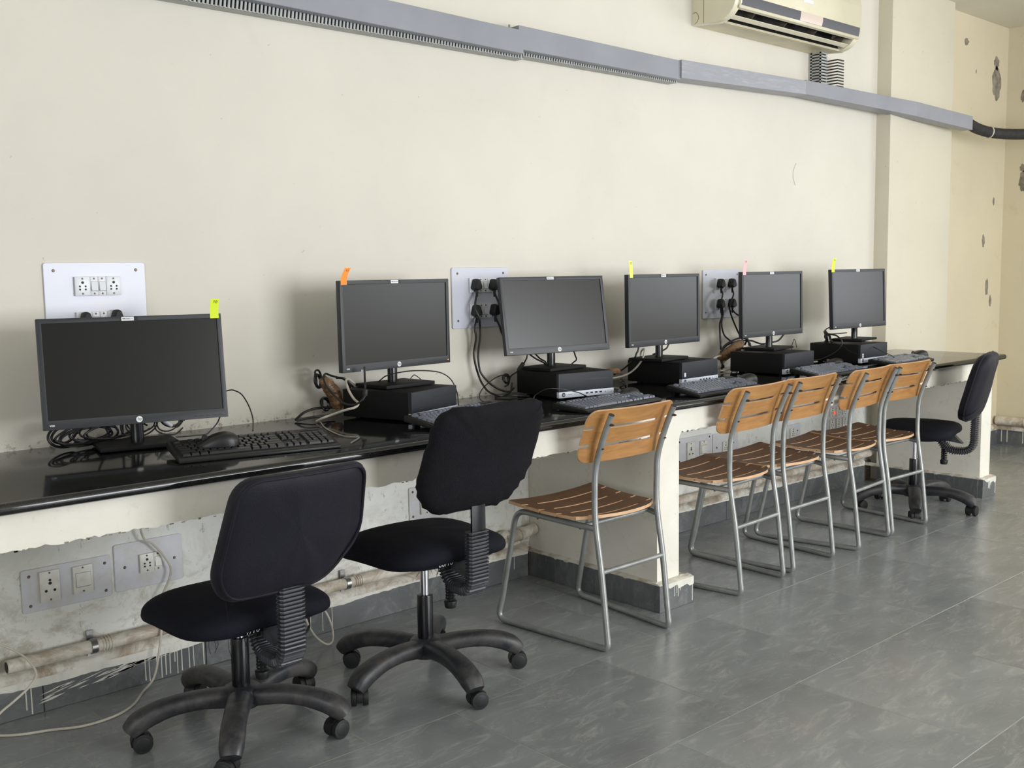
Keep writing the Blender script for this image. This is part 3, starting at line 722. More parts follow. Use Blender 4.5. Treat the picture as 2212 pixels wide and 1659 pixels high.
C = {
'kb1': [(1.43, -.235, .925), (1.47, -.225, .936), (1.499, -.22, .94), (1.522, -.2, .936), (1.548, -.2, .921), (1.56, -.22, .887), (1.551, -.26, .855), (1.531, -.3, .838), (1.492, -.37, .828)],
'm1r': [(1.47, -.215, .875), (1.463, -.2, .841), (1.438, -.2, .817), (1.422, -.2, .807), (1.392, -.2, .808), (1.34, -.22, .812), (1.30, -.26, .82)],
'kb2top': [(2.094, -.15, .904), (2.106, -.17, .922), (2.105, -.2, .936), (2.151, -.2, .943), (2.218, -.2, .946), (2.298, -.2, .94), (2.357, -.2, .927), (2.385, -.22, .9), (2.387, -.25, .854), (2.352, -.3, .816), (2.33, -.36, .803)],
'white2': [(2.052, -.1, .895), (2.03, -.1, .915), (2.014, -.1, .926), (1.991, -.12, .924), (1.968, -.16, .912), (1.952, -.2, .893), (1.942, -.24, .874), (1.92, -.3, .865), (1.9, -.31, .854), (1.88, -.28, .844), (1.865, -.22, .824), (1.843, -.2, .814), (1.840, -.165, .800)],
'tail2': [(1.845, -.16, .7985), (1.844, -.18, .7985), (1.793, -.286, .7985), (1.761, -.37, .7985), (1.728, -.489, .7985), (1.735, -.538, .7985), (1.746, -.562, .7985), (1.708, -.599, .7985), (1.672, -.63, .7985)],
'hdmi2': [(1.955, -.292, .985), (1.949, -.3, .950), (1.936, -.32, .924), (1.934, -.32, .901), (1.925, -.33, .889), (1.911, -.33, .875), (1.9, -.31, .863), (1.9, -.27, .86), (1.906, -.22, .864), (1.9, -.18, .887), (1.891, -.15, .916), (1.9, -.12, .941), (1.934, -.08, .95), (1.952, -.08, .943), (1.98, -.08, .934), (2.004, -.08, .927), (2.026, -.08, .909), (2.037, -.08, .885)],
'p2a': [(2.649, -.05, 1.158), (2.66, -.06, 1.117), (2.673, -.05, 1.077), (2.672, -.05, 1.037), (2.663, -.05, .989), (2.661, -.05, .949), (2.669, -.05, .904), (2.683, -.06, .875), (2.703, -.08, .847), (2.733, -.1, .825), (2.76, -.12, .817), (2.84, -.06, .82)],
'p2b': [(2.649, -.045, 1.078), (2.655, -.045, 1.038), (2.653, -.035, .989), (2.651, -.035, .965), (2.658, -.035, .928), (2.672, -.035, .887), (2.676, -.05, .855), (2.664, -.1, .827), (2.665, -.14, .816), (2.685, -.16, .810), (2.746, -.14, .817), (2.80, -.09, .827), (2.84, -.05, .84)],
'p2c': [(2.745, -.055, 1.180), (2.758, -.06, 1.15), (2.775, -.07, 1.12), (2.80, -.10, 1.086), (2.85, -.14, 1.05)],
'p2d': [(2.745, -.055, 1.080), (2.757, -.06, 1.062), (2.775, -.07, 1.045), (2.80, -.09, 1.036), (2.87, -.12, 1.03)],
'thin3': [(2.335, -.32, .803), (2.38, -.3, .806), (2.435, -.28, .806), (2.5, -.26, .803), (2.552, -.24, .801), (2.57, -.17, .803), (2.604, -.12, .818), (2.655, -.08, .835), (2.696, -.07, .855), (2.739, -.07, .874), (2.783, -.07, .88), (2.82, -.06, .87)],
'm3a': [(2.792, -.20, .985), (2.785, -.2, .955), (2.786, -.18, .931), (2.78, -.17, .917), (2.775, -.15, .897), (2.77, -.12, .878), (2.775, -.1, .845), (2.80, -.05, .83)],
'm3b': [(2.83, -.15, .975), (2.877, -.15, .946), (2.922, -.15, .926), (2.961, -.13, .913)],
'm3c': [(2.89, -.12, .975), (2.933, -.12, .94), (2.962, -.12, .926), (2.991, -.1, .912)],
'm3d': [(3.075, -.17, .98), (3.089, -.17, .947), (3.107, -.16, .925), (3.125, -.12, .907), (3.140, -.07, .875)],
'kb3': [(2.60, -.34, .802), (2.636, -.38, .812), (2.657, -.38, .829), (2.664, -.4, .843), (2.671, -.42, .854), (2.683, -.44, .859), (2.721, -.45, .855), (2.764, -.46, .846), (2.803, -.47, .835), (2.82, -.485, .824), (2.818, -.53, .816)],
'm4a': [(3.462, -.2, .985), (3.455, -.2, .946), (3.444, -.2, .932), (3.436, -.2, .917), (3.440, -.18, .897), (3.445, -.16, .886), (3.450, -.12, .86), (3.44, -.07, .83)],
'white4': [(3.54, -.14, .903), (3.542, -.14, .926), (3.528, -.16, .94), (3.495, -.2, .948), (3.466, -.226, .935), (3.464, -.22, .914), (3.462, -.205, .89), (3.460, -.181, .865), (3.455, -.154, .844), (3.440, -.13, .830), (3.42, -.106, .822), (3.38, -.09, .818)],
'm4b': [(3.705, -.17, .975), (3.69, -.17, .942), (3.669, -.15, .925), (3.647, -.12, .910)],
'p3a': [(4.242, -.05, 1.158), (4.251, -.055, 1.13), (4.26, -.055, 1.102), (4.274, -.05, 1.07), (4.264, -.05, 1.035), (4.266, -.05, 1.003), (4.286, -.05, .964), (4.31, -.06, .941), (4.337, -.07, .919)],
'p3b': [(4.233, -.05, 1.054), (4.242, -.055, 1.026), (4.235, -.06, .998), (4.23, -.065, .964), (4.228, -.07, .929), (4.23, -.07, .894)],
'p3c': [(4.326, -.05, 1.152), (4.324, -.055, 1.117), (4.327, -.055, 1.082), (4.339, -.06, 1.046), (4.366, -.06, 1.006), (4.396, -.06, .966), (4.415, -.07, .933)],
'p3d': [(4.340, -.05, 1.072), (4.35, -.06, 1.06), (4.37, -.08, 1.053), (4.42, -.12, 1.045)],
'arc3': [(4.161, -.12, .890), (4.192, -.12, .919), (4.243, -.12, .937), (4.295, -.12, .948), (4.336, -.12, .95), (4.378, -.12, .94), (4.39, -.10, .912)],
'arc3b': [(4.19, -.1, .89), (4.242, -.1, .919), (4.306, -.1, .931), (4.365, -.1, .935), (4.412, -.1, .932), (4.455, -.1, .928), (4.529, -.1, .909), (4.591, -.1, .908), (4.605, -.12, .914), (4.631, -.14, .923), (4.656, -.16, .96)],
'mouse4': [(3.80, -.12, .80), (3.86, -.22, .799), (3.915, -.32, .799), (3.957, -.40, .799), (4.011, -.42, .799), (4.066, -.40, .799)],
'm6a': [(5.05, -.24, .985), (4.998, -.2, .969), (4.989, -.2, .95), (5.022, -.2, .939), (5.118, -.2, .936), (5.20, -.2, .936)],
'm6b': [(4.90, -.27, .946), (4.862, -.33, .944), (4.86, -.351, .934), (4.858, -.372, .913), (4.856, -.366, .883), (4.855, -.333, .851), (4.855, -.285, .827), (4.855, -.244, .812), (4.85, -.15, .80)],
'm6c': [(4.90, -.27, .94), (4.864, -.300, .913), (4.862, -.337, .9), (4.860, -.385, .883), (4.858, -.418, .863), (4.855, -.462, .850)],
'm6d': [(4.990, -.474, .881), (4.985, -.50, .872), (5.00, -.53, .855), (5.03, -.55, .84), (5.06, -.56, .822)],
'm6e': [(5.15, -.18, .80), (5.25, -.2, .80), (5.37, -.26, .80), (5.47, -.36, .80), (5.52, -.40, .80)],
'fl1': [(.72, -.03, .33), (.797, -.05, .272), (.833, -.05, .245), (.866, -.06, .223), (.896, -.08, .192), (.911, -.1, .152), (.886, -.12, .127), (.835, -.14, .103), (.791, -.16, .087), (.732, -.2, .06), (.66, -.25, .004)],
'fl2': [(1.25, -.04, .70), (1.271, -.03, .494), (1.306, -.03, .45), (1.337, -.03, .409), (1.36, -.03, .363), (1.354, -.03, .326), (1.336, -.03, .292), (1.31, -.03, .244), (1.308, -.06, .199), (1.296, -.06, .109), (1.27, -.07, .03), (1.221, -.096, .004), (1.166, -.165, .004), (1.111, -.204, .004), (1.048, -.219, .004), (.984, -.213, .004), (.917, -.178, .004), (.85, -.151, .004), (.799, -.114, .004), (.745, -.045, .004)],
'fl3': [(1.74, -.10, .3), (1.76, -.14, .17), (1.78, -.15, .114), (1.79, -.15, .087), (1.819, -.15, .041), (1.856, -.15, .009), (1.88, -.15, .014), (1.882, -.15, .055), (1.865, -.15, .11), (1.843, -.12, .165), (1.82, -.06, .25)],
}
plug(1.140, 1.168, [(1.14, -.035, 1.10), (1.145, -.05, 1.0), (1.15, -.06, .9), (1.17, -.08, .82)], 'black plug just showing over the top edge of the leftmost monitor, the lower of two')
plug(1.234, 1.172, [(1.234, -.035, 1.10), (1.23, -.05, 1.0), (1.22, -.06, .9), (1.21, -.08, .82)], 'black plug showing over the leftmost monitor beside its white name label')
plug(2.677, 1.245, C['p2a'], 'upper plug of the board beside the tilted monitor, cord hanging to the counter')
plug(2.770, 1.243, [(2.775, -.05, 1.17)] + C['p2c'][2:], 'upper plug nearest the tilted monitor, cord running behind its screen')
plug(2.675, 1.142, C['p2b'], 'lower plug of the board beside the tilted monitor, cord hanging straight down')
plug(2.772, 1.142, [(2.776, -.05, 1.08)] + C['p2d'][2:], 'lower plug nearest the tilted monitor, short cord ducking behind it')
plug(4.285, 1.222, [(4.27, -.05, 1.17)] + C['p3a'][1:], 'upper plug of the board near monitor 13, on the side away from it')
plug(4.378, 1.222, [(4.360, -.05, 1.165)] + C['p3c'][1:], 'upper plug of the board near monitor 13, on the side towards it')
plug(4.285, 1.120, [(4.265, -.05, 1.06)] + C['p3b'][1:], 'lower plug of the board near monitor 13, cord dropping to the brown bundle')
plug(4.380, 1.120, [(4.372, -.05, 1.075), (4.39, -.07, 1.058), (4.44, -.12, 1.045)], 'lower plug of the board near monitor 13, cord passing behind the screen')
cable('keyboard_cable', C['kb1'], .0022, label='thin black cable looping down the wall right of the leftmost monitor')
cable('monitor_cable', C['m1r'], .002, label='thin black cable slanting from under the corner of the leftmost monitor')
cable('usb_cable', C['kb2top'], .0022, label='thin black cable arching over the computer under the orange-tagged monitor')
cable('white_cable', C['white2'], .0042, 'cable_w', label='off-white cable draped over the side of the computer under the orange-tagged monitor')
cable('grey_cable', C['tail2'], .0022, 'cable_g', label='thin grey cable lying on the counter from the wall to its front edge')
hd = thing('video_cable', 'black video cable hanging from the orange-tagged monitor and looping by its computer', 'cable')
cable('cord', C['hdmi2'], .0036, parent=hd)
obj('ferrite_core', MB().cyl((1.9345, -.323, .912), (1.932, -.324, .890), .0085, n=16), M['rubber'], hd, bevel=.002)
obj('cable_tag', MB().box((1.945, -.288, .967), (1.962, -.287, .975)), M['white_print'], hd)
cable('mouse_cable', C['thin3'], .0022, label='thin black cable lying on the counter below the four-plug board')
vc = thing('video_cable', 'black video cable with a moulded connector under the tilted monitor', 'cable')
cable('cord', C['m3a'], .003, parent=vc); obj('connector', MB().cyl((2.785, -.181, .934), (2.776, -.16, .905), .008, n=14), M['rubber'], vc, bevel=.002)
cable('power_cable', C['m3b'], .0035, label='black power cable slanting behind the neck of the tilted monitor, lower one')
cable('power_cable', C['m3c'], .0035, label='black power cable slanting behind the neck of the tilted monitor, upper one')
dv = thing('video_cable', 'black cable with white printed band under the far corner of the tilted monitor', 'cable')
cable('cord', C['m3d'], .003, parent=dv); obj('printed_band', MB().cyl((3.079, -.17, .970), (3.094, -.168, .942), .0034, n=12), M['cable_g'], dv)
cable('keyboard_cable', C['kb3'], .0022, label='thin black cable arching in front of the silver-fronted computer to its keyboard')
cable('monitor_cable', C['m4a'], .004, label='black cable dropping from the monitor tagged 12')
cable('white_cable', C['white4'], .0042, 'cable_w', label='off-white cable hooped over the computer below the monitor tagged 12')
cable('monitor_cable', C['m4b'], .0035, label='short black cable behind the neck of the monitor tagged 12')
cable('power_cable', C['arc3'], .0045, label='thick black cable arching over the brown wrapped bundle')
cable('power_cable', C['arc3b'], .0045, label='thick black cable running from the brown bundle behind monitor 13')
cable('mouse_cable', C['mouse4'], .0022, label='thin black mouse cable lying in front of the computer tagged 13')
cable('aerial_wire', [(4.80, -.15, .80), (4.806, -.12, .83), (4.812, -.1, .868), (4.825, -.1, .897), (4.838, -.1, .917), (4.852, -.1, .899), (4.862, -.1, .87)], .0018, label='thin pointed loop of black wire beyond the pink-noted monitor stand')
cable('aerial_wire', [(2.289, -.08, .887), (2.305, -.08, .907), (2.319, -.08, .916), (2.333, -.08, .909), (2.348, -.08, .898), (2.368, -.08, .878)], .0018, label='thin bent black wire behind the stand of the orange-noted monitor')
cable('power_cable', C['m6a'], .003, label='black cable curling from the farthest monitor')
cable('power_cable', C['m6b'], .0042, label='thick black cable looping down the side of the farthest computer')
cable('usb_cable', C['m6c'], .0022, label='thin black cable slanting across the side of the farthest computer')
cable('headset_cable', C['m6d'], .0022, label='thin cable from the front of the farthest computer to its keyboard')
cable('mouse_cable', C['m6e'], .0022, label='thin black cable on the bare end of the counter by the last mouse')
cable('floor_cable', C['fl1'], .0035, 'cable_w', label='pale cable bowing out of the pipe at the near wall')
cable('floor_cable', C['fl2'], .0038, 'cable_w', label='pale cable hanging below the counter and trailing across the floor')
cable('floor_cable', C['fl3'], .0038, 'cable_w', label='pale cable loop touching the floor behind the front swivel chair')
cable('floor_cable', [(1.80, -.12, .17), (1.795, -.14, .11), (1.78, -.16, .085), (1.74, -.18, .075)], .005, 'cable', label='short black cable loop behind the front swivel chair')

def coil(cx, cy, cz, rx, ry, rz_, turns, seed, r=.003, flat=.5):
    rr = random.Random(seed); P = []
    for i in range(turns * 10):
        a = 2 * PI * i / 10; k = 1 + .25 * math.sin(a * .37 + seed) + rr.uniform(-.06, .06)
        P.append((cx + rx * math.cos(a) * k, cy + ry * math.sin(a * 1.03 + 1) * k + rr.uniform(-.004, .004), cz + rz_ * math.sin(a) * k + .2 * rz_ * math.sin(a * .21)))
    return P
def bundle(label, coils, taped=None, mats=None):
    t = thing('cable_bundle', label, 'cable bundle')
    for i, c in enumerate(coils):
        obj('cable_loop', MB().tube(smooth_path(c[0], 4), c[1], 7), M[c[2]], t)
    if taped:
        P, rad = taped; n = 14; pts = smooth_path(P, 6); N = len(pts)
        scs = [max(.25, math.sin(PI * (.08 + .84 * i / (N - 1))) ** .45) * (1 + .10 * noise.noise(Vector((i * .9, 3, 0)))) for i in range(N)]
        mb = MB().tube(pts, rad, n, 0, scs)
        mb.v = [tuple(Vector(v) + Vector((1, 1, 1)) * (.004 * noise.noise(Vector(v) * 60))) for v in mb.v]
        obj('tape_wrap', mb, M['tape'], t, angle=60)
    return t
bundle('tangle of black cables behind the base of the leftmost monitor',
       [(coil(1.10, -.10, .832, .085, .03, .022, 4, 1), .0035, 'cable'), (coil(1.17, -.09, .835, .10, .03, .026, 4, 2), .003, 'cable'),
        (coil(1.03, -.10, .835, .05, .03, .028, 2, 3), .004, 'cable'), (coil(1.26, -.09, .845, .06, .03, .03, 3, 4), .0025, 'cable')])
vg = bundle('coiled display cable with blue-grey plug, right of the leftmost monitor neck',
            [(coil(1.355, -.12, .862, .045, .012, .040, 2, 8), .0042, 'cable'), (coil(1.33, -.14, .845, .055, .02, .035, 2, 9), .0022, 'cable')])
obj('display_plug', MB().box((1.375, -.155, .872), (1.405, -.14, .900)), M['connector'], vg, bevel=.003)
obj('printed_band', MB().tube(smooth_path([(1.290, -.15, .89), (1.30, -.155, .872), (1.312, -.16, .855), (1.33, -.165, .84)]), .0052, 10), M['white_print'], vg)
bundle('brown taped cable bundle leaning on the wall beside the computer tagged 11',
       [(coil(1.915, -.06, .925, .022, .02, .026, 3, 5), .0035, 'cable'), (coil(1.935, -.07, .84, .03, .03, .018, 2, 6), .0035, 'cable'), ([(1.99, -.06, .93), (2.02, -.06, .925), (2.04, -.07, .905), (2.06, -.08, .88)], .0045, 'cable'),
        ([(1.80, -.09, .80), (1.83, -.10, .825), (1.88, -.10, .835), (1.95, -.09, .83)], .0045, 'cable'), ([(1.80, -.10, .80), (1.85, -.13, .81), (1.90, -.13, .805), (1.94, -.12, .81)], .004, 'cable')],
       ([(1.915, -.085, .935), (1.935, -.09, .91), (1.955, -.095, .88), (1.965, -.10, .85), (1.965, -.10, .825)], .026))
bundle('black cable loops stacked behind the silver-fronted computer',
       [(coil(2.785, -.075, .862, .030, .02, .016, 3, 12), .003, 'cable'), ([(2.70, -.10, .80), (2.75, -.14, .805), (2.79, -.16, .80), (2.80, -.20, .80)], .0042, 'cable')])
bundle('cable bundle with a brown strap and pale wire, squeezed beside the computer tagged 12',
       [(coil(3.34, -.12, .83, .035, .03, .022, 4, 15), .0035, 'cable'), ([(3.26, -.12, .80), (3.27, -.13, .83), (3.29, -.14, .845), (3.33, -.15, .85)], .004, 'cable_w'), (coil(3.38, -.18, .806, .05, .05, .006, 2, 16), .0025, 'cable')],
       ([(3.29, -.13, .845), (3.32, -.14, .858), (3.36, -.15, .858), (3.39, -.15, .85)], .013))
bundle('big brown tape-wrapped cable bundle between the computers tagged 12 and 13',
       [(coil(4.20, -.10, .83, .04, .03, .025, 4, 21), .0032, 'cable'), ([(4.09, -.11, .835), (4.11, -.12, .862), (4.15, -.13, .872), (4.18, -.13, .85), (4.16, -.13, .83)], .0045, 'cable_w'),
        ([(4.12, -.15, .802), (4.18, -.18, .81), (4.24, -.18, .822), (4.28, -.16, .85)], .004, 'cable_w'), (coil(4.22, -.16, .803, .07, .05, .004, 2, 23), .0022, 'cable'), (coil(4.44, -.09, .92, .04, .03, .018, 3, 24), .003, 'cable')],
       ([(4.15, -.12, .862), (4.19, -.125, .872), (4.24, -.13, .893), (4.29, -.13, .913), (4.335, -.12, .925)], .028))
bundle('small coil of black cable on the farthest computer',
       [(coil(4.915, -.245, .930, .028, .022, .026, 4, 31), .0035, 'cable'), (coil(4.93, -.26, .920, .03, .02, .018, 3, 32), .0028, 'cable')])

# ------------------------------------------------------------------ trunking
def trunking():
    t = thing('cable_trunking', 'long grey plastic cable trunking crossing the wall and pilaster', 'trunking')
    def seg(P, z0, z1, d0, mat, nm='trunking_cover', zoff=None):
        # P: (x, y_wall, ztop) stations
        mb = MB(); n = len(P); vs = []
        for x, yw, zt, h, d in P:
            vs += [(x, yw, zt), (x, yw - d, zt), (x, yw - d, zt - h), (x, yw, zt - h)]
        fs = [(i * 4 + j, i * 4 + (j + 1) % 4, (i + 1) * 4 + (j + 1) % 4, (i + 1) * 4 + j) for i in range(n - 1) for j in range(4)] + [(0, 1, 2, 3)[::-1], tuple(range((n - 1) * 4, n * 4))]
        mb.add(vs, fs); return obj(nm, mb, mat, t, bevel=.0012, seg=1)
    seg([(1.20, -.052, 2.285, .098, .034), (2.893, -.052, 2.250, .090, .040)], 0, 0, 0, M['trunk'])
    seg([(2.870, -.030, 2.268, .092, .060), (3.886, -.030, 2.255, .086, .060)], 0, 0, 0, M['trunk'])
    seg([(3.880, -.012, 2.258, .083, .088), (4.905, -.030, 2.272, .070, .085)], 0, 0, 0, M['trunk2'])
    seg([(4.895, -.030, 2.276, .073, .085), (5.79, -.055, 2.270, .080, .090), (5.99, -.092, 2.262, .084, .085)], 0, 0, 0, M['trunk'])
    seg([(5.99, -.092, 2.262, .084, .085), (6.60, -.160, 2.225, .083, .075)], 0, 0, 0, M['trunk'])
    mb = MB()
    mb.box((1.2, -.050, 2.150), (2.93, -.002, 2.153)); mb.box((2.93, -.050, 2.161), (3.9, -.002, 2.164))
    obj('trunking_base', mb, M['trunk_in'], t)
    mb = MB(); x = 1.2
    while x < 3.9:
        z = 2.158 if x < 2.9 else 2.16
        zb_ = 2.150 if x < 2.92 else 2.161
        mb.add([(x, -.052, zb_), (x + .0075, -.052, zb_), (x + .0135, -.052, 2.196), (x + .006, -.052, 2.196), (x, -.047, zb_), (x + .0075, -.047, zb_), (x + .0135, -.047, 2.196), (x + .006, -.047, 2.196)], [(0, 1, 2, 3), (7, 6, 5, 4), (0, 4, 5, 1), (3, 2, 6, 7), (0, 3, 7, 4), (1, 5, 6, 2)]); x += .0145
    o = obj('slotted_side', mb, M['trunk_in'], t); o['kind'] = 'stuff'
    obj('trunking_backing', MB().box((1.2, -.040, 2.166), (3.9, -.002, 2.25)), M['ac_dark'], t)
    obj('screw', MB().cyl((2.855, -.05, 2.262), (2.855, -.05, 2.275), .004, n=10), M['steel'], t)
trunking()
def slotted_duct():
    t = thing('slotted_duct', 'short vertical slotted wiring duct below the air conditioner', 'duct')
    obj('duct_back', MB().box((5.106, -.060, 2.27), (5.15, 0, 2.46)), M['sleeve'], t)
    mb = MB(); m2 = MB()
    for i in range(12):
        z = 2.272 + i * .0158
        mb.box((5.10, -.075, z), (5.165, -.070, z + .0085)); mb.box((5.10, -.075, z), (5.104, -.01, z + .0085))
        if 0 < i < 11: m2.box((5.275, -.076, z), (5.335, -.070, z + .0065)); m2.box((5.270, -.076, z), (5.276, -.01, z + .0065))
    mb.box((5.10, -.020, 2.27), (5.103, -.002, 2.46)); mb.box((5.10, -.0745, 2.27), (5.103, -.066, 2.46))
    o = obj('slotted_side', mb, M['trunk_in'], t); o['kind'] = 'stuff'
    o = obj('slotted_side', m2, M['sleeve'], t); o['kind'] = 'stuff'
    mb = MB().tube(smooth_path([(5.18, -.045, 2.25), (5.175, -.05, 2.32), (5.19, -.045, 2.38), (5.18, -.04, 2.46)]), .013, 10)
    obj('insulated_pipe', mb, M['foam'], t)
slotted_duct()
def hose():
    t = thing('insulated_hose', 'black foam-wrapped refrigerant hose sagging from the end of the trunking', 'hose')
    P = smooth_path([(6.45, -.17, 2.205), (6.62, -.19, 2.19), (6.75, -.20, 2.165), (6.88, -.24, 2.145), (7.05, -.32, 2.14), (7.25, -.44, 2.15), (7.5, -.62, 2.165), (7.62, -.8, 2.17)], 6)
    mb = MB().tube(P, .034, 14, 0, [1 + .06 * noise.noise(Vector((i, 0, 0))) for i in range(len(P))])
    obj('foam_sleeve', mb, M['foam'], t, angle=60)
    for i in (17, 29): 
        d = (P[i + 1] - P[i]).normalized(); obj('tie', MB().cyl(P[i] - d * .004, P[i] + d * .004, .0375, n=18), M['cable_w'], t)
hose()

# ------------------------------------------------------------------ air conditioner
def aircon():
    t = thing('air_conditioner', 'yellowed split air conditioner with dark stripe high on the wall', 'air conditioner')
    x0, x1 = 4.08, 5.19
    prof = [(0, 2.455), (-.075, 2.452), (-.150, 2.445), (-.185, 2.455), (-.215, 2.470), (-.237, 2.492), (-.250, 2.52), (-.258, 2.57), (-.258, 2.66), (-.25, 2.70), (-.22, 2.735), (-.18, 2.75), (0, 2.75)]
    for a, b in ((x0, x0 + .045), (x1 - .045, x1)): obj('end_cap', MB().prism(prof, 'x', a, b), M['ac'], t, bevel=.003, seg=2)
    a, b = x0 + .045, x1 - .045
    obj('underside', MB().prism([(0, 2.455), (-.075, 2.452), (-.142, 2.4465), (-.142, 2.462), (0, 2.48)], 'x', a, b), M['ac2'], t)
    obj('side_seam', MB().box((x0 - .0004, -.072, 2.455), (x0, -.070, 2.745)), M['ac_dark'], t)
    mb = MB(); P = [(-.008, 2.512), (-.026, 2.512), (-.038, 2.50), (-.042, 2.485), (-.034, 2.468), (-.018, 2.46)]
    for p, q in zip(P[:-1], P[1:]):
        mb.cyl((x0 - .0004, p[0], p[1]), (x0 - .0004, q[0], q[1]), .0009, n=6)
    obj('knockout_mark', mb, M['ac_dark'], t)
    # front panel
    panel = [(-.246, 2.497), (-.252, 2.497), (-.262, 2.52), (-.266, 2.57), (-.266, 2.66), (-.258, 2.705), (-.225, 2.742), (-.19, 2.752), (-.19, 2.742), (-.24, 2.70), (-.246, 2.6)]
    obj('front_panel', MB().prism(panel, 'x', x0 + .03, x1 - .012), M['ac'], t, bevel=.0015, seg=1, angle=50)
    obj('stripe', MB().prism([(-.2585, 2.509), (-.2600, 2.509), (-.2660, 2.531), (-.2672, 2.552), (-.2660, 2.552), (-.2645, 2.531)], 'x', x0 + .038, x1 - .03), M['ac_stripe'], t)
    obj('badge', MB().prism([(-.2600, 2.509), (-.2606, 2.509), (-.2666, 2.531), (-.2678, 2.552), (-.2668, 2.552), (-.2655, 2.531)], 'x', 4.60, 4.80), M['ac_badge'], t)
    obj('maker_label', MB().box((4.62, -.2672, 2.600), (4.71, -.2662, 2.618)), M['white_print'], t)
    # outlet
    obj('outlet_cavity', MB().prism([(-.150, 2.462), (-.09, 2.50), (-.10, 2.56), (-.20, 2.56), (-.235, 2.505), (-.228, 2.500), (-.196, 2.545), (-.115, 2.545), (-.105, 2.505), (-.146, 2.475)], 'x', a, b), M['ac_dark'], t)
    mb = MB(); x = a + .01
    while x < b:
        mb.box((x, -.222, 2.50), (x + .002, -.205, 2.505)); mb.box((x, -.20, 2.52), (x + .01, -.198, 2.53)); x += .02
    o = obj('fan_vanes', mb, M['sleeve'], t); o['kind'] = 'stuff'
    for i in range(4):
        x = a + .16 + i * .27
        mb = MB().prism([(-.15, 2.468), (-.19, 2.475), (-.215, 2.497), (-.20, 2.53), (-.13, 2.50)], 'x', x, x + .003); mb.X = Matrix.Identity(4)
        obj('vane', mb, M['vane'], t)
    obj('louver', MB().prism([(-.186, 2.4610), (-.211, 2.4715), (-.2105, 2.4745), (-.1845, 2.4650)], 'x', a + .004, b - .004), M['ac'], t, bevel=.0006, seg=1)
    obj('louver', MB().prism([(-.155, 2.4495), (-.164, 2.4520), (-.1635, 2.4550), (-.154, 2.4530)], 'x', a + .004, b - .004), M['ac'], t, bevel=.0006, seg=1)
    obj('outlet_lip', MB().prism([(-.142, 2.4465), (-.158, 2.4475), (-.156, 2.4515), (-.142, 2.462)], 'x', a, b), M['ac2'], t)
    obj('outlet_lip', MB().prism([(-.236, 2.494), (-.250, 2.4975), (-.244, 2.503), (-.232, 2.503)], 'x', a, b), M['ac'], t)
aircon()

# ------------------------------------------------------------------ computers
def computer(name_label, group, x, y, yaw, variant):
    t = thing('desktop_computer', name_label, 'computer', (x, y, .803), R(yaw), group)
    W, D, H = .27, .296, .095
    mb = MB().box((0, .012, 0), (W, D, H)); obj('case', mb, M['case'], t, bevel=.003)
    mb = MB()
    for a in (.03, W - .05):
        for b in (.03, D - .05): mb.box((a, b, -.008), (a + .02, b + .02, 0))
    obj('feet', mb, M['rubber'], t)
    hz = .024
    obj('front_grille', MB().box((.001, 0, hz), (W - .001, .014, H)), M['grille'] if variant != 'plain' else M['grille_p'], t, bevel=.0025)
    obj('front_rim', MB().box((.0, -.0012, hz - .001), (.004, .014, H - .001)), M['bezel'], t, bevel=.001, seg=1)
    st = obj('silver_strip', MB().box((0, -.002, 0), (W, .014, hz)), M['silver'], t, bevel=.002)
    z = .0125; y0 = -.0022
    mb = MB().cyl((.022, y0 + .0002, z), (.022, y0 - .0004, z), .0085, n=28); lg = obj('logo', mb, M['ink'], st)
    obj('lettering', text_mb('hp', .0115, Matrix.Translation((.0222, y0 - .0006, z + .0005)) @ FRONT, .0001, shear=.25), M['silver'], st)
    obj('lettering', text_mb('PRODESK', .0042, Matrix.Translation((.053, y0 - .0003, z)) @ FRONT, .0001), M['grey_print'], st)
    def ring(xa, xb, za, zb, nm):
        mb = MB()
        r = (zb - za) / 2
        pts = [(xa + r, y0, za), (xb - r, y0, za)] + [(xb - r + r * math.cos(a), y0, za + r + r * math.sin(a)) for a in [R(-90 + i * 30) for i in range(1, 6)]] + [(xb - r, y0, zb), (xa + r, y0, zb)] + [(xa + r + r * math.cos(a), y0, za + r + r * math.sin(a)) for a in [R(90 + i * 30) for i in range(1, 6)]]
        pts.append(pts[0]); pts.append(pts[1]); mb.tube(pts, .00035, 5); obj(nm, mb, M['grey_print'], st)
    ring(.075, .101, z - .0025, z + .0025, 'optical_slot')
    mb = MB()
    for i in range(4): mb.box((.130 + i * .0225, y0 - .0003, z - .0028), (.1425 + i * .0225, y0 + .0005, z + .0032))
    mb.cyl((.2265, y0, z), (.2265, y0 - .0004, z), .0022, n=14)
    obj('usb_ports', mb, M['port'], st)
    ring(.238, .26, z - .0045, z + .0045, 'power_button')
    if variant == 'sticker': obj('sticker', MB().box((.018, -.0006, hz + .006), (.030, .0, hz + .026)), M['white_print'], t); obj('sticker', MB().box((.018, -.0009, hz + .006), (.030, -.0005, hz + .010)), M['blue'], t)
    if variant == 'two':
        for q in (.004, .015): obj('sticker', MB().box((.018, -.0006, hz + q), (.030, .0, hz + q + .009)), M['white_print'], t)
    if variant in ('grille', 'sticker'):
        obj('drive_slot', MB().box((.13, -.0006, H - .03), (.245, .0, H - .027)), M['port'], t)
    return t
computer('black desktop computer at a slant under the orange-tagged monitor', 'desktop computers under the monitors', 2.046, -.427, 16.7, 'grille')
computer('black desktop computer with full silver port strip under the tilted monitor', 'desktop computers under the monitors', 2.808, -.355, -9.3, 'grille')
computer('black desktop computer with a small blue and white sticker under monitor 12', 'desktop computers under the monitors', 3.493, -.412, 2.6, 'sticker')
computer('black desktop computer with plain dark front under monitor 13', 'desktop computers under the monitors', 4.146, -.494, 2.6, 'plain')
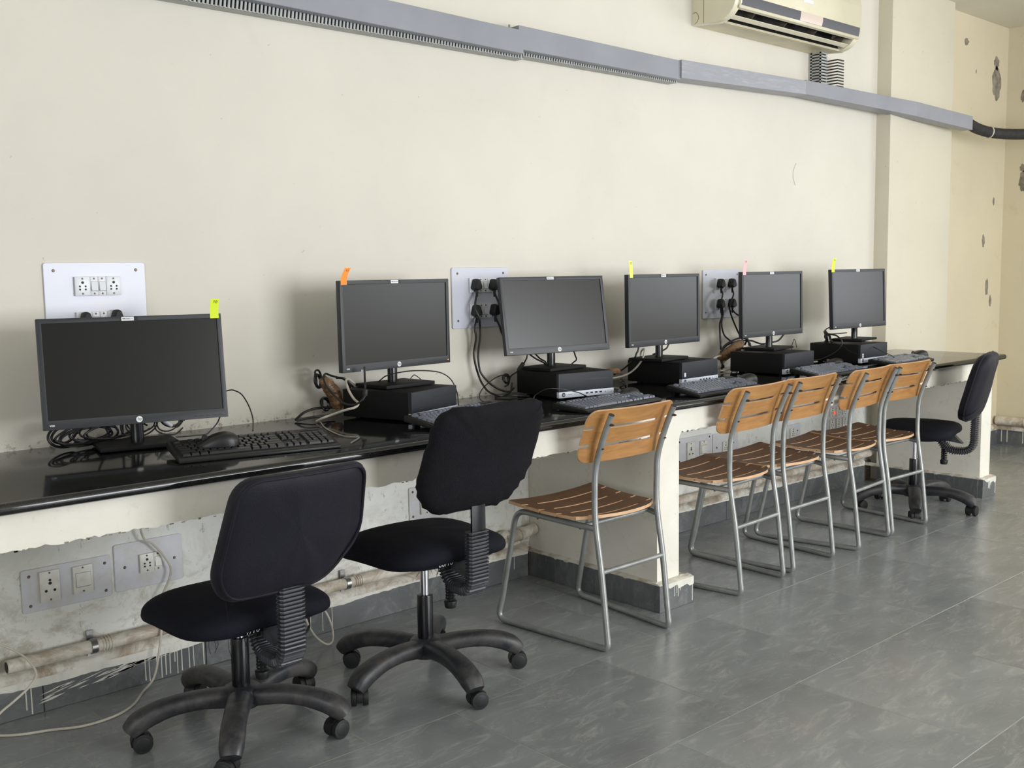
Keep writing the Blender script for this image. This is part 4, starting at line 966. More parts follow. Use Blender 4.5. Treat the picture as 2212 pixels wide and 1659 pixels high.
computer('farthest black desktop computer, near the end of the counter', 'desktop computers under the monitors', 4.874, -.468, -.6, 'two')

# ------------------------------------------------------------------ monitors
PW, PH = .506, .309
def monitor(label, pos, yaw, tilt, base_xy, base_yaw, zb, tagtext, ledon=False):
    t = thing('monitor', label, 'monitor', (base_xy[0], base_xy[1], zb), 0, 'black monitors in a row on the counter')
    org = Vector((base_xy[0], base_xy[1], zb))
    def pm():   # panel space: x right, z up, -y out of the screen; origin at panel centre front
        return Matrix.Translation(Vector(pos) - org) @ Matrix.Rotation(R(yaw), 4, 'Z') @ Matrix.Rotation(-R(tilt), 4, 'X')
    X = pm()
    def P(): m = MB(); m.X = X; return m
    sx, st, sb = .0135, .0135, .0265
    m = P(); z0, z1, x0, x1 = -PH / 2, PH / 2, -PW / 2, PW / 2
    # bezel ring with depth
    o = [(x0, z0), (x1, z0), (x1, z1), (x0, z1)]; i_ = [(x0 + sx, z0 + sb), (x1 - sx, z0 + sb), (x1 - sx, z1 - st), (x0 + sx, z1 - st)]
    vs = [(a, 0, b) for a, b in o] + [(a, 0, b) for a, b in i_] + [(a, .004, b) for a, b in i_] + [(a, .022, b) for a, b in o]
    fs = []
    for k in range(4):
        j = (k + 1) % 4; fs += [(k, j, 4 + j, 4 + k), (4 + k, 4 + j, 8 + j, 8 + k), (k, 12 + k, 12 + j, j)]
    fs.append((12, 15, 14, 13)); m.add(vs, fs)
    obj('bezel', m, M['bezel'], t, bevel=.0014, seg=2)
    obj('screen', P().add([(a, .0035, b) for a, b in i_], [(0, 1, 2, 3)]).box((x0 + .005, .006, z0 + .005), (x1 - .005, .02, z1 - .005)), M['screen'], t)
    m = P(); m.add([(x0 + .004, .020, z0 + .012), (x1 - .004, .020, z0 + .012), (x1 - .004, .020, z1 - .006), (x0 + .004, .020, z1 - .006),
                    (x0 + .06, .046, z0 + .04), (x1 - .06, .046, z0 + .04), (x1 - .06, .046, z1 - .05), (x0 + .06, .046, z1 - .05)],
                   [(0, 1, 5, 4), (1, 2, 6, 5), (2, 3, 7, 6), (3, 0, 4, 7), (4, 5, 6, 7), (3, 2, 1, 0)])
    obj('back_housing', m, M['case'], t, bevel=.003)
    m = P(); zc = z0 + sb * .48
    lg = obj('logo', m.cyl((0, .0002, zc), (0, -.0006, zc), .0088, n=28), M['white_print'], t)
    obj('lettering', text_mb('hp', .0125, X @ Matrix.Translation((.0003, -.0009, zc + .0006)) @ FRONT, .0001, shear=.25), M['ink'], lg)
    obj('lettering', text_mb('V220', .0062, X @ Matrix.Translation((x0 + .023, -.0003, zc - .001)) @ FRONT, .0001, bold=.0002), M['white_print'], t)
    m = P()
    for k in range(5): m.box((x1 - .102 + k * .018, -.0006, z0 + .0075), (x1 - .090 + k * .018, .0005, z0 + .0095))
    obj('buttons', m, M['port'], t)
    if ledon: obj('power_led', P().cyl((x1 - .013, .0002, zc - .001), (x1 - .013, -.0006, zc - .001), .0022, n=12), M['led_o'], t)
    al = obj('name_label', P().box((-.017 - .012, -.0008, z1 - .0125), (.017 - .012, .0, z1 - .0015)), M['white_print'], t)
    obj('label_backing', P().box((-.032, -.0004, z1 - .0135), (.016, .0, z1 - .0008)), M['port'], t)
    obj('lettering', text_mb(tagtext, .0052, X @ Matrix.Translation((-.012, -.0010, z1 - .007)) @ FRONT, .00008, bold=.0001), M['ink'], al)
    # stand
    B = Matrix.Rotation(R(base_yaw), 4, 'Z'); m = MB(); m.X = B
    w2, d2 = .1125, .085
    poly = [(-w2, -d2 + .012), (-w2 + .012, -d2), (w2 - .012, -d2), (w2, -d2 + .012), (w2, d2), (-w2, d2)]
    poly = [(-w2, -d2), (w2, -d2), (w2, d2), (-w2, d2)]
    m.prism(poly, 'z', .002, .014); obj('base_plate', m, M['case'], t, bevel=.002)
    neck0 = Vector((0, .012, .012)); back = X @ Vector((0, .045, -.02))
    m = MB(); m.X = Matrix.Identity(4)
    top = Vector((back.x, back.y, back.z))
    n0 = Vector((back.x * .3, max(back.y + .0, -.02), .012))
    Q = [n0, n0 + Vector((0, 0, .06)), Vector((back.x * .6, (n0.y + back.y) / 2 + .006, back.z - .05)), Vector((back.x, back.y + .004, back.z))]
    pr = [(-.0175, -.016), (.0175, -.016), (.0175, .016), (-.0175, .016)]
    pr = [(.0178 * math.cos(a) * 1.05, .016 * math.sin(a)) for a in [2 * PI * i / 16 for i in range(16)]]
    m.sweep(smooth_path(Q, 4), pr, 0, Vector((math.cos(R(base_yaw)), math.sin(R(base_yaw)), 0)))
    obj('neck', m, M['black_gloss'], t)
    return X, t, org
def note(mon, u, mat, num, label, lean, h=.058, w_=.0255, curl=.006):
    X, t, org = mon
    T = Matrix.Translation(org) @ X
    m = MB(); m.X = T; z1 = PH / 2; pts = []
    for i in range(9):
        s = i / 8; pts.append((u + lean * max(0, s - .25) ** 1.5, -.0014 + curl * max(0, s - .3) ** 2, z1 - .014 + h * s))
    n = len(pts)
    vs = [(x - w_ / 2, y, z) for x, y, z in pts] + [(x + w_ / 2, y, z) for x, y, z in pts] + [(x - w_ / 2, y + .0004, z) for x, y, z in pts] + [(x + w_ / 2, y + .0004, z) for x, y, z in pts]
    fs = [(i, i + 1, n + i + 1, n + i) for i in range(n - 1)] + [(2 * n + i, 3 * n + i, 3 * n + i + 1, 2 * n + i + 1) for i in range(n - 1)] + [(i, 2 * n + i, 2 * n + i + 1, i + 1) for i in range(n - 1)] + [(n + i, n + i + 1, 3 * n + i + 1, 3 * n + i) for i in range(n - 1)] + [(n - 1, 3 * n - 1, 4 * n - 1, 2 * n - 1), (0, n, 3 * n, 2 * n)]
    m.add(vs, fs)
    o = obj('sticky_note', m, M[mat]); o['label'] = label; o['category'] = 'sticky note'; o['group'] = 'numbered sticky notes on the monitors'
    x, y, z = pts[7]
    obj('handwriting', text_mb(num, .013, T @ Matrix.Translation((x, y - .0008, z - .002)) @ FRONT @ Matrix.Rotation(-lean * 8, 4, 'Z'), .0001, shear=.2), M['ink'], o)
m1 = monitor('leftmost monitor, blank black screen, standing directly on the counter', (1.181, -.278, 1.0305), -12.9, 7.0, (1.205, -.195), -12.5, .797, 'MRCADL-11')
m2 = monitor('monitor tagged with an orange note, small orange power light', (2.143, -.230, 1.1195), 6.0, .2, (2.146, -.200), 5, .898, 'MRCADL-09')
m3 = monitor('backward-tilted monitor with the palest screen and no sticky note', (2.940, -.212, 1.1225), -9.7, 9.0, (2.948, -.180), 5, .898, 'MRCADL-10')
m4 = monitor('monitor with yellow-green note 12, third from the far end', (3.539, -.285, 1.1225), 2.2, .6, (3.553, -.235), 8, .898, 'MRCADL-12')
m5 = monitor('monitor with the pink note, second from the far end', (4.287, -.336, 1.1255), 0, 1.1, (4.352, -.262), 9, .898, 'MRCADL-13')
m6 = monitor('farthest monitor, yellow note at its corner, beside the pilaster', (5.055, -.356, 1.1305), -2.4, 2.6, (5.17, -.262), 9, .898, 'MRCADL-14')
bpy.data.objects['monitor.001']  # (names stay as made)
mm = m2; obj('power_led', (lambda mb: mb)(MB().cyl((0, 0, 0), (0, -.0008, 0), .0014, n=12)), M['led_o'], mm[1]).matrix_local = mm[0] @ Matrix.Translation((PW / 2 - .012, 0, -PH / 2 + .012))
note(m1, .2335, 'note_y', '10', 'yellow-green sticky note numbered 10 on the leftmost monitor', .01)
note(m2, -.2375, 'note_o', '11', 'orange sticky note numbered 11 leaning off a monitor corner', .035, .056)
note(m4, -.2345, 'note_y2', '12', 'pale yellow-green sticky note numbered 12', -.003, .072, .022)
note(m5, -.236, 'note_p', '13', 'pink sticky note numbered 13', .028, .072, .024)
note(m6, -.243, 'note_y', '14', 'yellow sticky note numbered 14 on the farthest monitor', .035, .072, .027)

# ------------------------------------------------------------------ keyboards
def key_layout():
    """(x, y, w, d) of each key on a 104-key board .455 wide; y from the front"""
    u = .0190; K = []; x0 = .012; rows_y = [.022, .041, .060, .079, .098]
    def row(y, ws, x=x0):
        for w_ in ws:
            if w_ > 0: K.append((x, y, w_ * u))
            x += abs(w_) * u
    row(rows_y[0], [1.25, 1.25, 1.25, 6.25, 1.25, 1.25, 1.25, 1.25])
    row(rows_y[1], [2.25] + [1] * 10 + [2.75])
    row(rows_y[2], [1.75] + [1] * 11 + [2.25])
    row(rows_y[3], [1.5] + [1] * 12 + [1.5])
    row(rows_y[4], [1] * 13 + [2])
    fy = .126
    row(fy, [1, -1, 1, 1, 1, 1, -.5, 1, 1, 1, 1, -.5, 1, 1, 1, 1])
    xn = x0 + 15.3 * u
    row(fy, [1, 1, 1], xn); row(rows_y[4], [1, 1, 1], xn); row(rows_y[3], [1, 1, 1], xn); row(rows_y[1], [1], xn + u); row(rows_y[0], [1, 1, 1], xn)
    xp = xn + 3.3 * u
    row(rows_y[4], [1] * 4, xp); row(rows_y[3], [1] * 4, xp); row(rows_y[2], [1] * 3, xp); row(rows_y[1], [1] * 4, xp); row(rows_y[0], [2, 1, 1], xp)
    return K
KEYS = key_layout()
def key_mb(mb, x, y, w_, d=.0172, z=.0):
    a, b = x + .0008, x + w_ - .0008; t = .0022
    vs = [(a, y, z), (b, y, z), (b, y + d, z), (a, y + d, z), (a + t, y + t * .6, z + .0075), (b - t, y + t * .6, z + .0075), (b - t, y + d - t * 1.2, z + .0080), (a + t, y + d - t * 1.2, z + .0080)]
    mb.add(vs, [(3, 2, 1, 0), (4, 5, 6, 7), (0, 1, 5, 4), (1, 2, 6, 5), (2, 3, 7, 6), (3, 0, 4, 7)])
def keyboard(label, x, y, yaw, raise_, single=False):
    """origin: front left corner on the counter"""
    W, D = .455, .163
    a = math.atan2(raise_, D)
    t = thing('keyboard', label, 'keyboard', (x, y, .7955), R(yaw), 'black keyboards on the counter')
    X = Matrix.Rotation(a, 4, 'X'); m = MB(); m.X = X
    pr = [(0, .002), (.003, 0), (D - .003, 0), (D, .003), (D, .020), (D - .004, .022), (.018, .0125), (.003, .010), (0, .008)]
    # prism along x in (y,z)
    m.prism(pr, 'x', 0, W); obj('shell', m, M['kbd'], t, bevel=.0018)
    m = MB(); m.X = X; m.prism([(.018, .0128), (D - .006, .0215), (D - .006, .0222), (.018, .0135)], 'x', .009, W - .009); obj('key_bed', m, M['port'], t)
    sl = math.atan2(.0094, D - .022)
    Xk = X @ Matrix.Translation((0, 0, .0117)) @ Matrix.Rotation(sl, 4, 'X')
    if single:
        cache = {}
        for (kx, ky, kw) in KEYS:
            k_ = round(kw, 4)
            if k_ not in cache:
                mb = MB(); key_mb(mb, 0, 0, kw); cache[k_] = mesh('key', mb, M['key'], bevel=.0006, seg=1)
            o = obj('key', cache[k_], None, t); o.matrix_local = Xk @ Matrix.Translation((kx, ky, 0))
    else:
        mb = MB(); mb.X = Xk
        for (kx, ky, kw) in KEYS: key_mb(mb, kx, ky, kw)
        o = obj('keys', mb, M['key_glare'], t); o['kind'] = 'stuff'
    if raise_ > .01:
        for fx in (.03, W - .06):
            mb = MB(); mb.add([(fx, D * math.cos(a) - .02, 0), (fx + .03, D * math.cos(a) - .02, 0), (fx + .03, D * math.cos(a) - .02, .02 * .86), (fx, D * math.cos(a) - .02, .02 * .86), (fx, D * math.cos(a) - .012, 0), (fx + .03, D * math.cos(a) - .012, 0), (fx + .03, D * math.cos(a) - .006, raise_ * .95), (fx, D * math.cos(a) - .006, raise_ * .95)],
                             [(0, 1, 2, 3), (4, 7, 6, 5), (0, 4, 5, 1), (3, 2, 6, 7), (0, 3, 7, 4), (1, 5, 6, 2)])
            obj('foot', mb, M['kbd'], t)
    # number stickers on the shell: none. status strip
    m = MB(); m.X = X
    m.box((W - .075, D - .022, .0218), (W - .02, D - .012, .0228)); obj('indicator_strip', m, M['bezel'], t)
    return t
keyboard('keyboard with a mouse lying on its keys, before the leftmost monitor', 1.164, -.580, -11.9, .020, True)
keyboard('keyboard in front of the slanted computer, mostly behind a swivel chair', 2.000, -.648, 12, .020)
keyboard('keyboard in front of the silver-fronted computer and nearest wooden chair', 2.605, -.705, 5.3, .004)
keyboard('keyboard in front of the computer with the blue sticker', 3.220, -.720, 2.8, .020)
keyboard('keyboard in front of the plain dark computer under monitor 13', 4.123, -.700, 3.0, .020)
keyboard('farthest keyboard, on the free end of the counter', 4.896, -.667, 4.8, .008)
def mouse(label, x, y, z, rz, tiltx=0, tilty=0):
    t = thing('mouse', label, 'mouse', (x, y, z), R(rz), 'black computer mice')
    t.rotation_euler = (R(tiltx), R(tilty), R(rz))
    m = MB(); L, W, H = .060, .031, .034; nu, nv = 20, 10; vs = []
    for j in range(nv + 1):
        ph = (PI / 2) * j / nv
        for i in range(nu):
            th = 2 * PI * i / nu; c, s = math.cos(th), math.sin(th)
            ex = math.copysign(abs(c) ** .8, c); ey = math.copysign(abs(s) ** .85, s)
            rr = math.cos(ph) ** .55
            xx = L * ex * rr; yy = W * ey * rr * (1 - .12 * ex)
            hh = H * (1 - .40 * (xx / L + .25) ** 2 - .22 * xx / L) * math.sin(ph) ** .8
            vs.append((xx, yy, hh))
    fs = [(j * nu + i, j * nu + (i + 1) % nu, (j + 1) * nu + (i + 1) % nu, (j + 1) * nu + i) for j in range(nv) for i in range(nu)] + [tuple(range(nu))[::-1]]
    m.add([(-v[0], v[1], v[2]) for v in vs], [f[::-1] for f in fs]); obj('shell', m, M['kbd'], t, angle=60)
    obj('scroll_wheel', MB().cyl((-.034, -.004, .0235), (-.034, .004, .0235), .0085, n=16), M['rubber'], t)
    obj('glossy_side', MB().prism([(.030, -.010), (.0545, -.006), (.0545, .006), (.030, .010)], 'z', .004, .020), M['black_gloss'], t)
    return t
mouse('black mouse resting on the keys of the nearest keyboard', 1.30, -.528, .8255, -20, 6, 0)
mouse('mouse behind the keyboard nearest the silver-fronted computer', 3.07, -.472, .7955, -20)
mouse('mouse behind the keyboard of the sticker computer', 3.835, -.495, .7955, -24)
mouse('mouse on the counter between the plain dark computer and the farthest one', 4.79, -.365, .7955, -25)
mouse('last mouse on the bare end of the counter', 5.52, -.455, .7955, -26)

# ------------------------------------------------------------------ wooden chairs
def slot_panel(us, bands, slots_c, edge_in, edge_mid, thick, shape, vtop, vbot):
    """panel in (u,v): bands = v intervals; between bands bridges join them except where slots open.
       us: list of u stations; slot centre open for |u|<slots_c, edge notch open for |u|>edge_in"""
    mb = MB(); n = len(us); rows = []
    for (a, b) in bands: rows += [a, b]
    nb = len(rows)
    def vv(i, r):
        u = us[i]; lo, hi = vbot(u), vtop(u); v = rows[r]
        return max(lo, min(hi, v)) if 0 < r < nb - 1 else (lo if r == 0 else hi)
    # subdivide every band in v for curvature
    idx = {}
    def vert(i, r, s):
        key = (i, r, s)
        if key not in idx:
            p, nn = shape(us[i], vv(i, r)); q = Vector(p) + Vector(nn) * (thick / 2 * s)
            idx[key] = len(mb.v); mb.v.append(tuple(q))
        return idx[key]
    def open_(i, r):     # cell between station i,i+1 and row r,r+1
        if r % 2 == 0: return False
        um = (us[i] + us[i + 1]) / 2
        return abs(um) < slots_c or abs(um) > edge_in
    for i in range(n - 1):
        for r in range(nb - 1):
            if open_(i, r): continue
            mb.f.append((vert(i, r, 1), vert(i + 1, r, 1), vert(i + 1, r + 1, 1), vert(i, r + 1, 1))); mb.mi.append(0)
            mb.f.append((vert(i, r, -1), vert(i, r + 1, -1), vert(i + 1, r + 1, -1), vert(i + 1, r, -1))); mb.mi.append(0)
            for (di, dr, a, b) in ((-1, 0, (i, r + 1), (i, r)), (1, 0, (i + 1, r), (i + 1, r + 1)), (0, -1, (i, r), (i + 1, r)), (0, 1, (i + 1, r + 1), (i, r + 1))):
                ii, rr_ = i + di, r + dr
                if not (0 <= ii < n - 1 and 0 <= rr_ < nb - 1) or open_(ii, rr_):
                    mb.f.append((vert(*a, 1), vert(*a, -1), vert(*b, -1), vert(*b, 1))); mb.mi.append(1)
    return mb
def wooden_chair(label, x, y, rz, first=[None]):
    if first[0] is not None:
        return dup(first[0], (x, y, 0), R(rz), label)
    t = thing('wooden_chair', label, 'chair', (x, y, 0), R(rz), 'slatted plywood chairs on grey tube frames')
    first[0] = t; r = .0108
    hb, hf = .1625, .213          # half spacing of the runners at back and front
    for s in (-1, 1):
        A = [(s * hb, -.026, .818), (s * hb, .012, .735), (s * hb, .045, .64), (s * hb, .052, .56), (s * hb, .05, .44), (s * hb, .024, .27), (s * hb, .0, .06)]
        up = smooth_path([Vector(p) for p in A], 5)
        low = fillet([up[-1], (s * hb, -.006, .0105), (s * (hb + hf) / 2, .24, .0105), (s * hf, .505, .0105), (s * (hf - .006), .48, .10), (s * (hf - .012), .405, .437), (s * (hb + .012), .10, .424), (s * hb, .052, .421)],
                     {1: .07, 2: .01, 3: .07, 4: .01, 5: .05, 6: .012, 'd': .02}, 7)
        mb = MB().tube(up[:-1] + low, r, 12)
        f = obj('side_frame', mb, M['tube'], t, angle=60)
        d = (up[0] - up[1]).normalized()
        obj('end_cap', MB().cyl(up[0] - d * .002, up[0] + d * .0015, r * .93, n=16), M['plug_cap'], f)
        for yy, zz in ((.004 - .020, .785), (.042 - .012, .700)):
            obj('bolt', MB().cyl((s * hb, yy - .004, zz), (s * hb, yy - .0155, zz), .0045, n=10).cyl((s * hb, yy - .0155, zz), (s * hb, yy - .021, zz), .0028, n=8), M['screw'], f)
    obj('rear_stretcher', MB().tube([(-hb, .024, .272), (hb, .024, .272)], .0085, 12), M['tube'], t)
    obj('seat_rail', MB().tube([(-hb - .002, .10, .424), (hb + .002, .10, .424)], .008, 12), M['tube'], t)
    obj('seat_rail', MB().tube([(-hf + .022, .36, .433), (hf - .022, .36, .433)], .008, 12), M['tube'], t)
    # backrest: three bands, horizontally curved round the sitter
    W = .220; us = sorted(set([-W, -W + .004, -W + .012, -W + .024, -.180, -.165, W - .024, W - .012, W - .004, W, .165, .180, -.13, .13] + [-.13 + .26 * i / 12 for i in range(13)]))
    rc = .035
    def vt(u):
        e = abs(u) - (W - rc); return .832 - (rc - math.sqrt(max(0, rc * rc - e * e)) if e > 0 else 0)
    def vb(u):
        e = abs(u) - (W - rc); return .648 + (rc - math.sqrt(max(0, rc * rc - e * e)) if e > 0 else 0)
    def shp(u, v):
        k = (v - .655) / .17; y0 = .064 - .060 * max(0, k) ** 1.35 + .62 * (u * u) - .012     # ends come forward
        return (u, y0, v), Vector((-1.24 * u, 1, .4 * k)).normalized()
    mb = slot_panel(us, [(.648, .701), (.7125, .7655), (.777, .832)], .138, .180, 0, .0085, shp, vt, vb)
    obj('backrest', mb, [M['wood_back'], M['ply_edge']], t, angle=40)
    # seat: five bands front to back, slightly dished
    W2 = .205; us = sorted(set([-W2, -W2 + .005, -W2 + .014, -W2 + .028, -.178, W2 - .028, W2 - .014, W2 - .005, W2, .178, -.135, .135] + [-.135 + .27 * i / 12 for i in range(13)]))
    y0, y1 = .035, .425
    def vt2(u): e = abs(u) - (W2 - .02); return y1 - (.008 * (e / .02) ** 2 if e > 0 else 0)
    def vb2(u): return y0 + .07 * (abs(u) / W2) ** 3.2
    def shp2(u, v):
        k = (v - y0) / (y1 - y0); uu = u * (1 + .16 * (k - .3))
        z = .4385 + .012 * k + .30 * u * u - .010 * math.sin(PI * k) + .012 * max(0, .18 - k) / .18
        return (uu, v, z + .006), Vector((-.6 * u, 0, 1)).normalized()
    g = .0085; h = (y1 - y0 - 4 * g) / 5; b = [(y0 + i * (h + g), y0 + i * (h + g) + h) for i in range(5)]
    mb = slot_panel(us, b, .138, .181, 0, .011, shp2, vt2, vb2)
    obj('seat', mb, [M['wood_seat'], M['ply_edge']], t, angle=40)
    for s in (-1, 1):
        for yy in (.12, .33): obj('bolt', MB().cyl((s * .165, yy, .43), (s * .165, yy, .408), .004, n=8), M['screw'], t)
    return t
wooden_chair('nearest wooden chair, standing clear before the middle pier', 2.6775, -.872, .3)
wooden_chair('second wooden chair, just beyond the middle pier', 3.504, -.818, 3.5)
wooden_chair('third wooden chair, its back overlapping the second chair', 3.922, -.794, 1)
wooden_chair('fourth wooden chair, turned slightly, one back slat end showing clear of its frame', 4.435, -.797, 5)
wooden_chair('fifth wooden chair, beside the far swivel chair', 4.792, -.790, -1.5)

# ------------------------------------------------------------------ swivel chairs
def cushion(outline, T, e1=.42, e2=.75, nv=14, bulge=0):
    """outline: closed list of (u,v) about the origin; returns (u,v,w) vertices of a closed pillow"""
    n = len(outline); vs = []; fs = []
    for j in range(nv + 1):
        ph = -PI / 2 + PI * j / nv
        c = max(0, math.cos(ph)) ** e1; s = math.copysign(abs(math.sin(ph)) ** e2, ph)
        for (u, v) in outline: vs.append((u * c, v * c, T / 2 * s))
    for j in range(nv):
        for i in range(n): fs.append((j * n + i, j * n + (i + 1) % n, (j + 1) * n + (i + 1) % n, (j + 1) * n + i))
    return vs, fs
def swivel_chair(label, x, y, yaw, base_yaw, zs, zb, hb, lean, dist, W, style, under):
    t = thing('swivel_chair', label, 'chair', (x, y, 0), R(yaw), 'black swivel chairs on five-star bases')
    # base
    mb = MB()
    br = base_yaw - yaw
    for k in range(5):
        a = R(br + 72 * k); d = Vector((math.cos(a), math.sin(a), 0)); s = Vector((-d.y, d.x, 0))
        st = [(.0, .102, .032, .026), (.05, .106, .037, .027), (.12, .113, .033, .025), (.19, .110, .0325, .025), (.245, .098, .034, .027), (.285, .080, .033, .028), (.307, .060, .027, .022)]
        pts = smooth_path([d * q[0] + Vector((0, 0, q[1])) for q in st], 4)
        scs = []
        for i in range(len(pts)):
            f = i / 4; i0 = min(int(f), len(st) - 2); g = min(1, f - i0)
            scs.append((st[i0][2] * (1 - g) + st[i0 + 1][2] * g, st[i0][3] * (1 - g) + st[i0 + 1][3] * g))
        pr = [(1 * math.copysign(abs(math.cos(q)) ** .72, math.cos(q)), 1 * math.copysign(abs(math.sin(q)) ** .72, math.sin(q))) for q in [2 * PI * i / 16 for i in range(16)]]
        mb.sweep(pts, pr, 0, s, scs)
    mb.lathe([(0, .076), (.050, .076), (.060, .09), (.060, .118), (.050, .130), (.036, .135), (0, .135)], 28)
    base = obj('star_base', mb, M['nylon'], t, angle=50)
    for k in range(5):
        a = R(br + 72 * k); rr = random.Random(k + int(x * 10)); ca = rr.uniform(0, 2 * PI)
        c = Vector((math.cos(a), math.sin(a), 0)) * .290
        off = Vector((math.cos(ca), math.sin(ca), 0)) * .014; ax = Vector((-math.sin(ca), math.cos(ca), 0))
        cc = c + off + Vector((0, 0, .0272))
        mb = MB().cyl(c + Vector((0, 0, .040)), c + Vector((0, 0, .07)), .007, n=12)
        # hood between the wheels
        hood = []; 
        for i in range(9):
            q = R(-20 + i * 27.5); hood.append((math.cos(q) * .0295, math.sin(q) * .0295))
        for (w0, w1) in ((-.009, .009),):
            fwd = Vector((math.cos(ca), math.sin(ca), 0))
            vs = [cc + fwd * p[0] + Vector((0, 0, p[1])) + ax * w0 for p in hood] + [cc + fwd * p[0] + Vector((0, 0, p[1])) + ax * w1 for p in hood]
            n = len(hood); mb.add(vs, [(i, i + 1, n + i + 1, n + i) for i in range(n - 1)] + [tuple(range(n)), tuple(range(n, 2 * n))[::-1], (0, n, 2 * n - 1, n - 1)])
        cs = obj('caster', mb, M['black'], t)
        for s_ in (-1, 1):
            w0 = cc + ax * (s_ * .0095); w1 = cc + ax * (s_ * .0255)
            m2 = MB().cyl(w0, w1, .0270, n=26); m2.cyl(w1, w1 + ax * (s_ * .001), .019, .016, 22)
            obj('wheel', m2, M['rubber'], cs, bevel=.002)
    # gas lift
    ztop = zs - .075
    zg = min(ztop, .275)
    obj('lift_column', MB().cyl((0, 0, .10), (0, 0, zg), .0255, n=28), M['black_gloss'], t, bevel=.002)
    if ztop > zg + .01: obj('lift_piston', MB().cyl((0, 0, zg), (0, 0, ztop), .014, n=20), M['chrome'], t)
    # under-seat plate and lever
    mb = MB().box((-.09, -.13, ztop - .004), (.09, .12, ztop + .012)); mb.box((-.035, -.17, ztop - .022), (.035, .06, ztop))
    up_ = obj('seat_plate', mb, M['black'], t, bevel=.003)
    obj('height_lever', MB().tube(smooth_path([(.03, .0, ztop - .01), (.10, -.02, ztop - .014), (.155, -.03, ztop - .02), (.175, -.03, ztop - .012)]), .0045, 8), M['steel' if style != 'plain' else 'black'], t)
    rim = [(u * .86, v * .86) for u, v in round_poly([(-.215, -.215), (.215, -.215), (.235, .19), (-.235, .19)], [.12, .12, .10, .10])]
    rm = obj('seat_rim', MB().prism(rim, 'z', zs - .082, zs - .055), M['fabric_seat'], t, bevel=.004)
    LX = Matrix.Translation((-.055, -.187, zs - .072)) @ FRONT
    if style == 'side': LX = Matrix.Translation((-.1985, -.02, zs - .072)) @ Matrix.Rotation(R(-88), 4, 'Z') @ FRONT
    obj('lettering', text_mb(under, .024, LX, .0004, shear=.2), M['white_print'], rm)
    # seat cushion
    o = round_poly([(-.215, -.215), (.215, -.215), (.235, .19), (-.235, .19)], [.12, .12, .10, .10])
    vs, fs = cushion(o, .085, .36, .8); T_ = []
    for u, v, w_ in vs:
        k = (v / .2); z = zs - .045 + w_ * (1 if w_ > 0 else .8) - .012 * max(0, k) ** 2 - .018 * (abs(u) / .22) ** 2.5
        z += .003 * noise.noise(Vector((u * 9, v * 9, x)))
        T_.append((u, v, z))
    obj('seat', MB().add(T_, fs), M['fabric_seat'], t, angle=70)
    # ragged edge threads
    mb = MB(); rr = random.Random(int(x * 100))
    for i in range(14):
        u = rr.uniform(-.2, .12); v = -.17 - rr.uniform(0, .02); L = rr.uniform(.01, .035)
        mb.tube([(u, v, zs - .075), (u + rr.uniform(-.006, .006), v, zs - .075 - L * .5), (u + rr.uniform(-.01, .01), v, zs - .08 - L)], .0007, 4)
    th = obj('loose_threads', mb, M['fabric_seat'], t); th['kind'] = 'stuff'
    # back support with ribbed sleeve
    zl = zb + .03; za = zs - .125
    za = zs - .150
    path = fillet([(0, -.12, zs - .085), (0, -.165, za + .0), (0, -dist - .020, za), (0, -dist - .024, zl)], {1: .05, 2: .075, 'd': .05}, 12)
    # resample evenly
    L = [0]
    for a, b in zip(path[:-1], path[1:]): L.append(L[-1] + (b - a).length)
    N = int(L[-1] / .0027); res = []
    for i in range(N):
        d = L[-1] * i / (N - 1); j = max(k for k in range(len(L)) if L[k] <= d + 1e-9); j = min(j, len(path) - 2)
        res.append(path[j].lerp(path[j + 1], (d - L[j]) / max(1e-6, L[j + 1] - L[j])))
    z_end = zb - (.058 if style == 'gather' else -.02)
    res = [p for p in res if not (p.z > z_end and p.y < -dist)]
    scs = [(1.0, 1.0) if i % 4 == 1 else (.985, .93) if i % 4 == 2 else (.88, .62) for i in range(len(res))]
    prf = [(-.0385, -.010), (-.031, -.018), (.031, -.018), (.0385, -.010), (.0385, .010), (.031, .018), (-.031, .018), (-.0385, .010)]
    obj('ribbed_sleeve', MB().sweep(res, prf, 0, (1, 0, 0), scs), M['sleeve'], t, angle=12)
    obj('arm_plate', MB().add([(-.022, -.11, zs - .07), (-.022, -.11, zs - .09), (-.022, -.24, zs - .11), (-.022, -.20, zs - .07), (.022, -.11, zs - .07), (.022, -.11, zs - .09), (.022, -.24, zs - .11), (.022, -.20, zs - .07)], [(0, 1, 2, 3), (7, 6, 5, 4), (0, 4, 5, 1), (1, 5, 6, 2), (2, 6, 7, 3), (3, 7, 4, 0)]), M['sleeve'], t)
    obj('back_bar', MB().box((-.026, -dist - .034, z_end - .03), (.026, -dist - .026, zb + .10)), M['black_gloss'], t, bevel=.002)
    # tilt spring with knob
    kx = -.012; ky = -.150; sp = []
    dx = Vector((0, 0, -1)) if style != 'side' else Vector((0, -.0, -1))
    s0 = Vector((kx, ky, zs - .125))
    for i in range(70):
        a = i * .75; sp.append(s0 + Vector((math.cos(a) * .0135, math.sin(a) * .0135, -i * .0011)))
    kb = obj('tilt_spring', MB().tube(sp, .0028, 6).cyl(s0, s0 - Vector((0, 0, .085)), .006, n=10), M['black'], t)
    obj('tilt_knob', MB().cyl(s0 - Vector((0, 0, .078)), s0 - Vector((0, 0, .10)), .0205, .017, n=14), M['black'], t, bevel=.002)
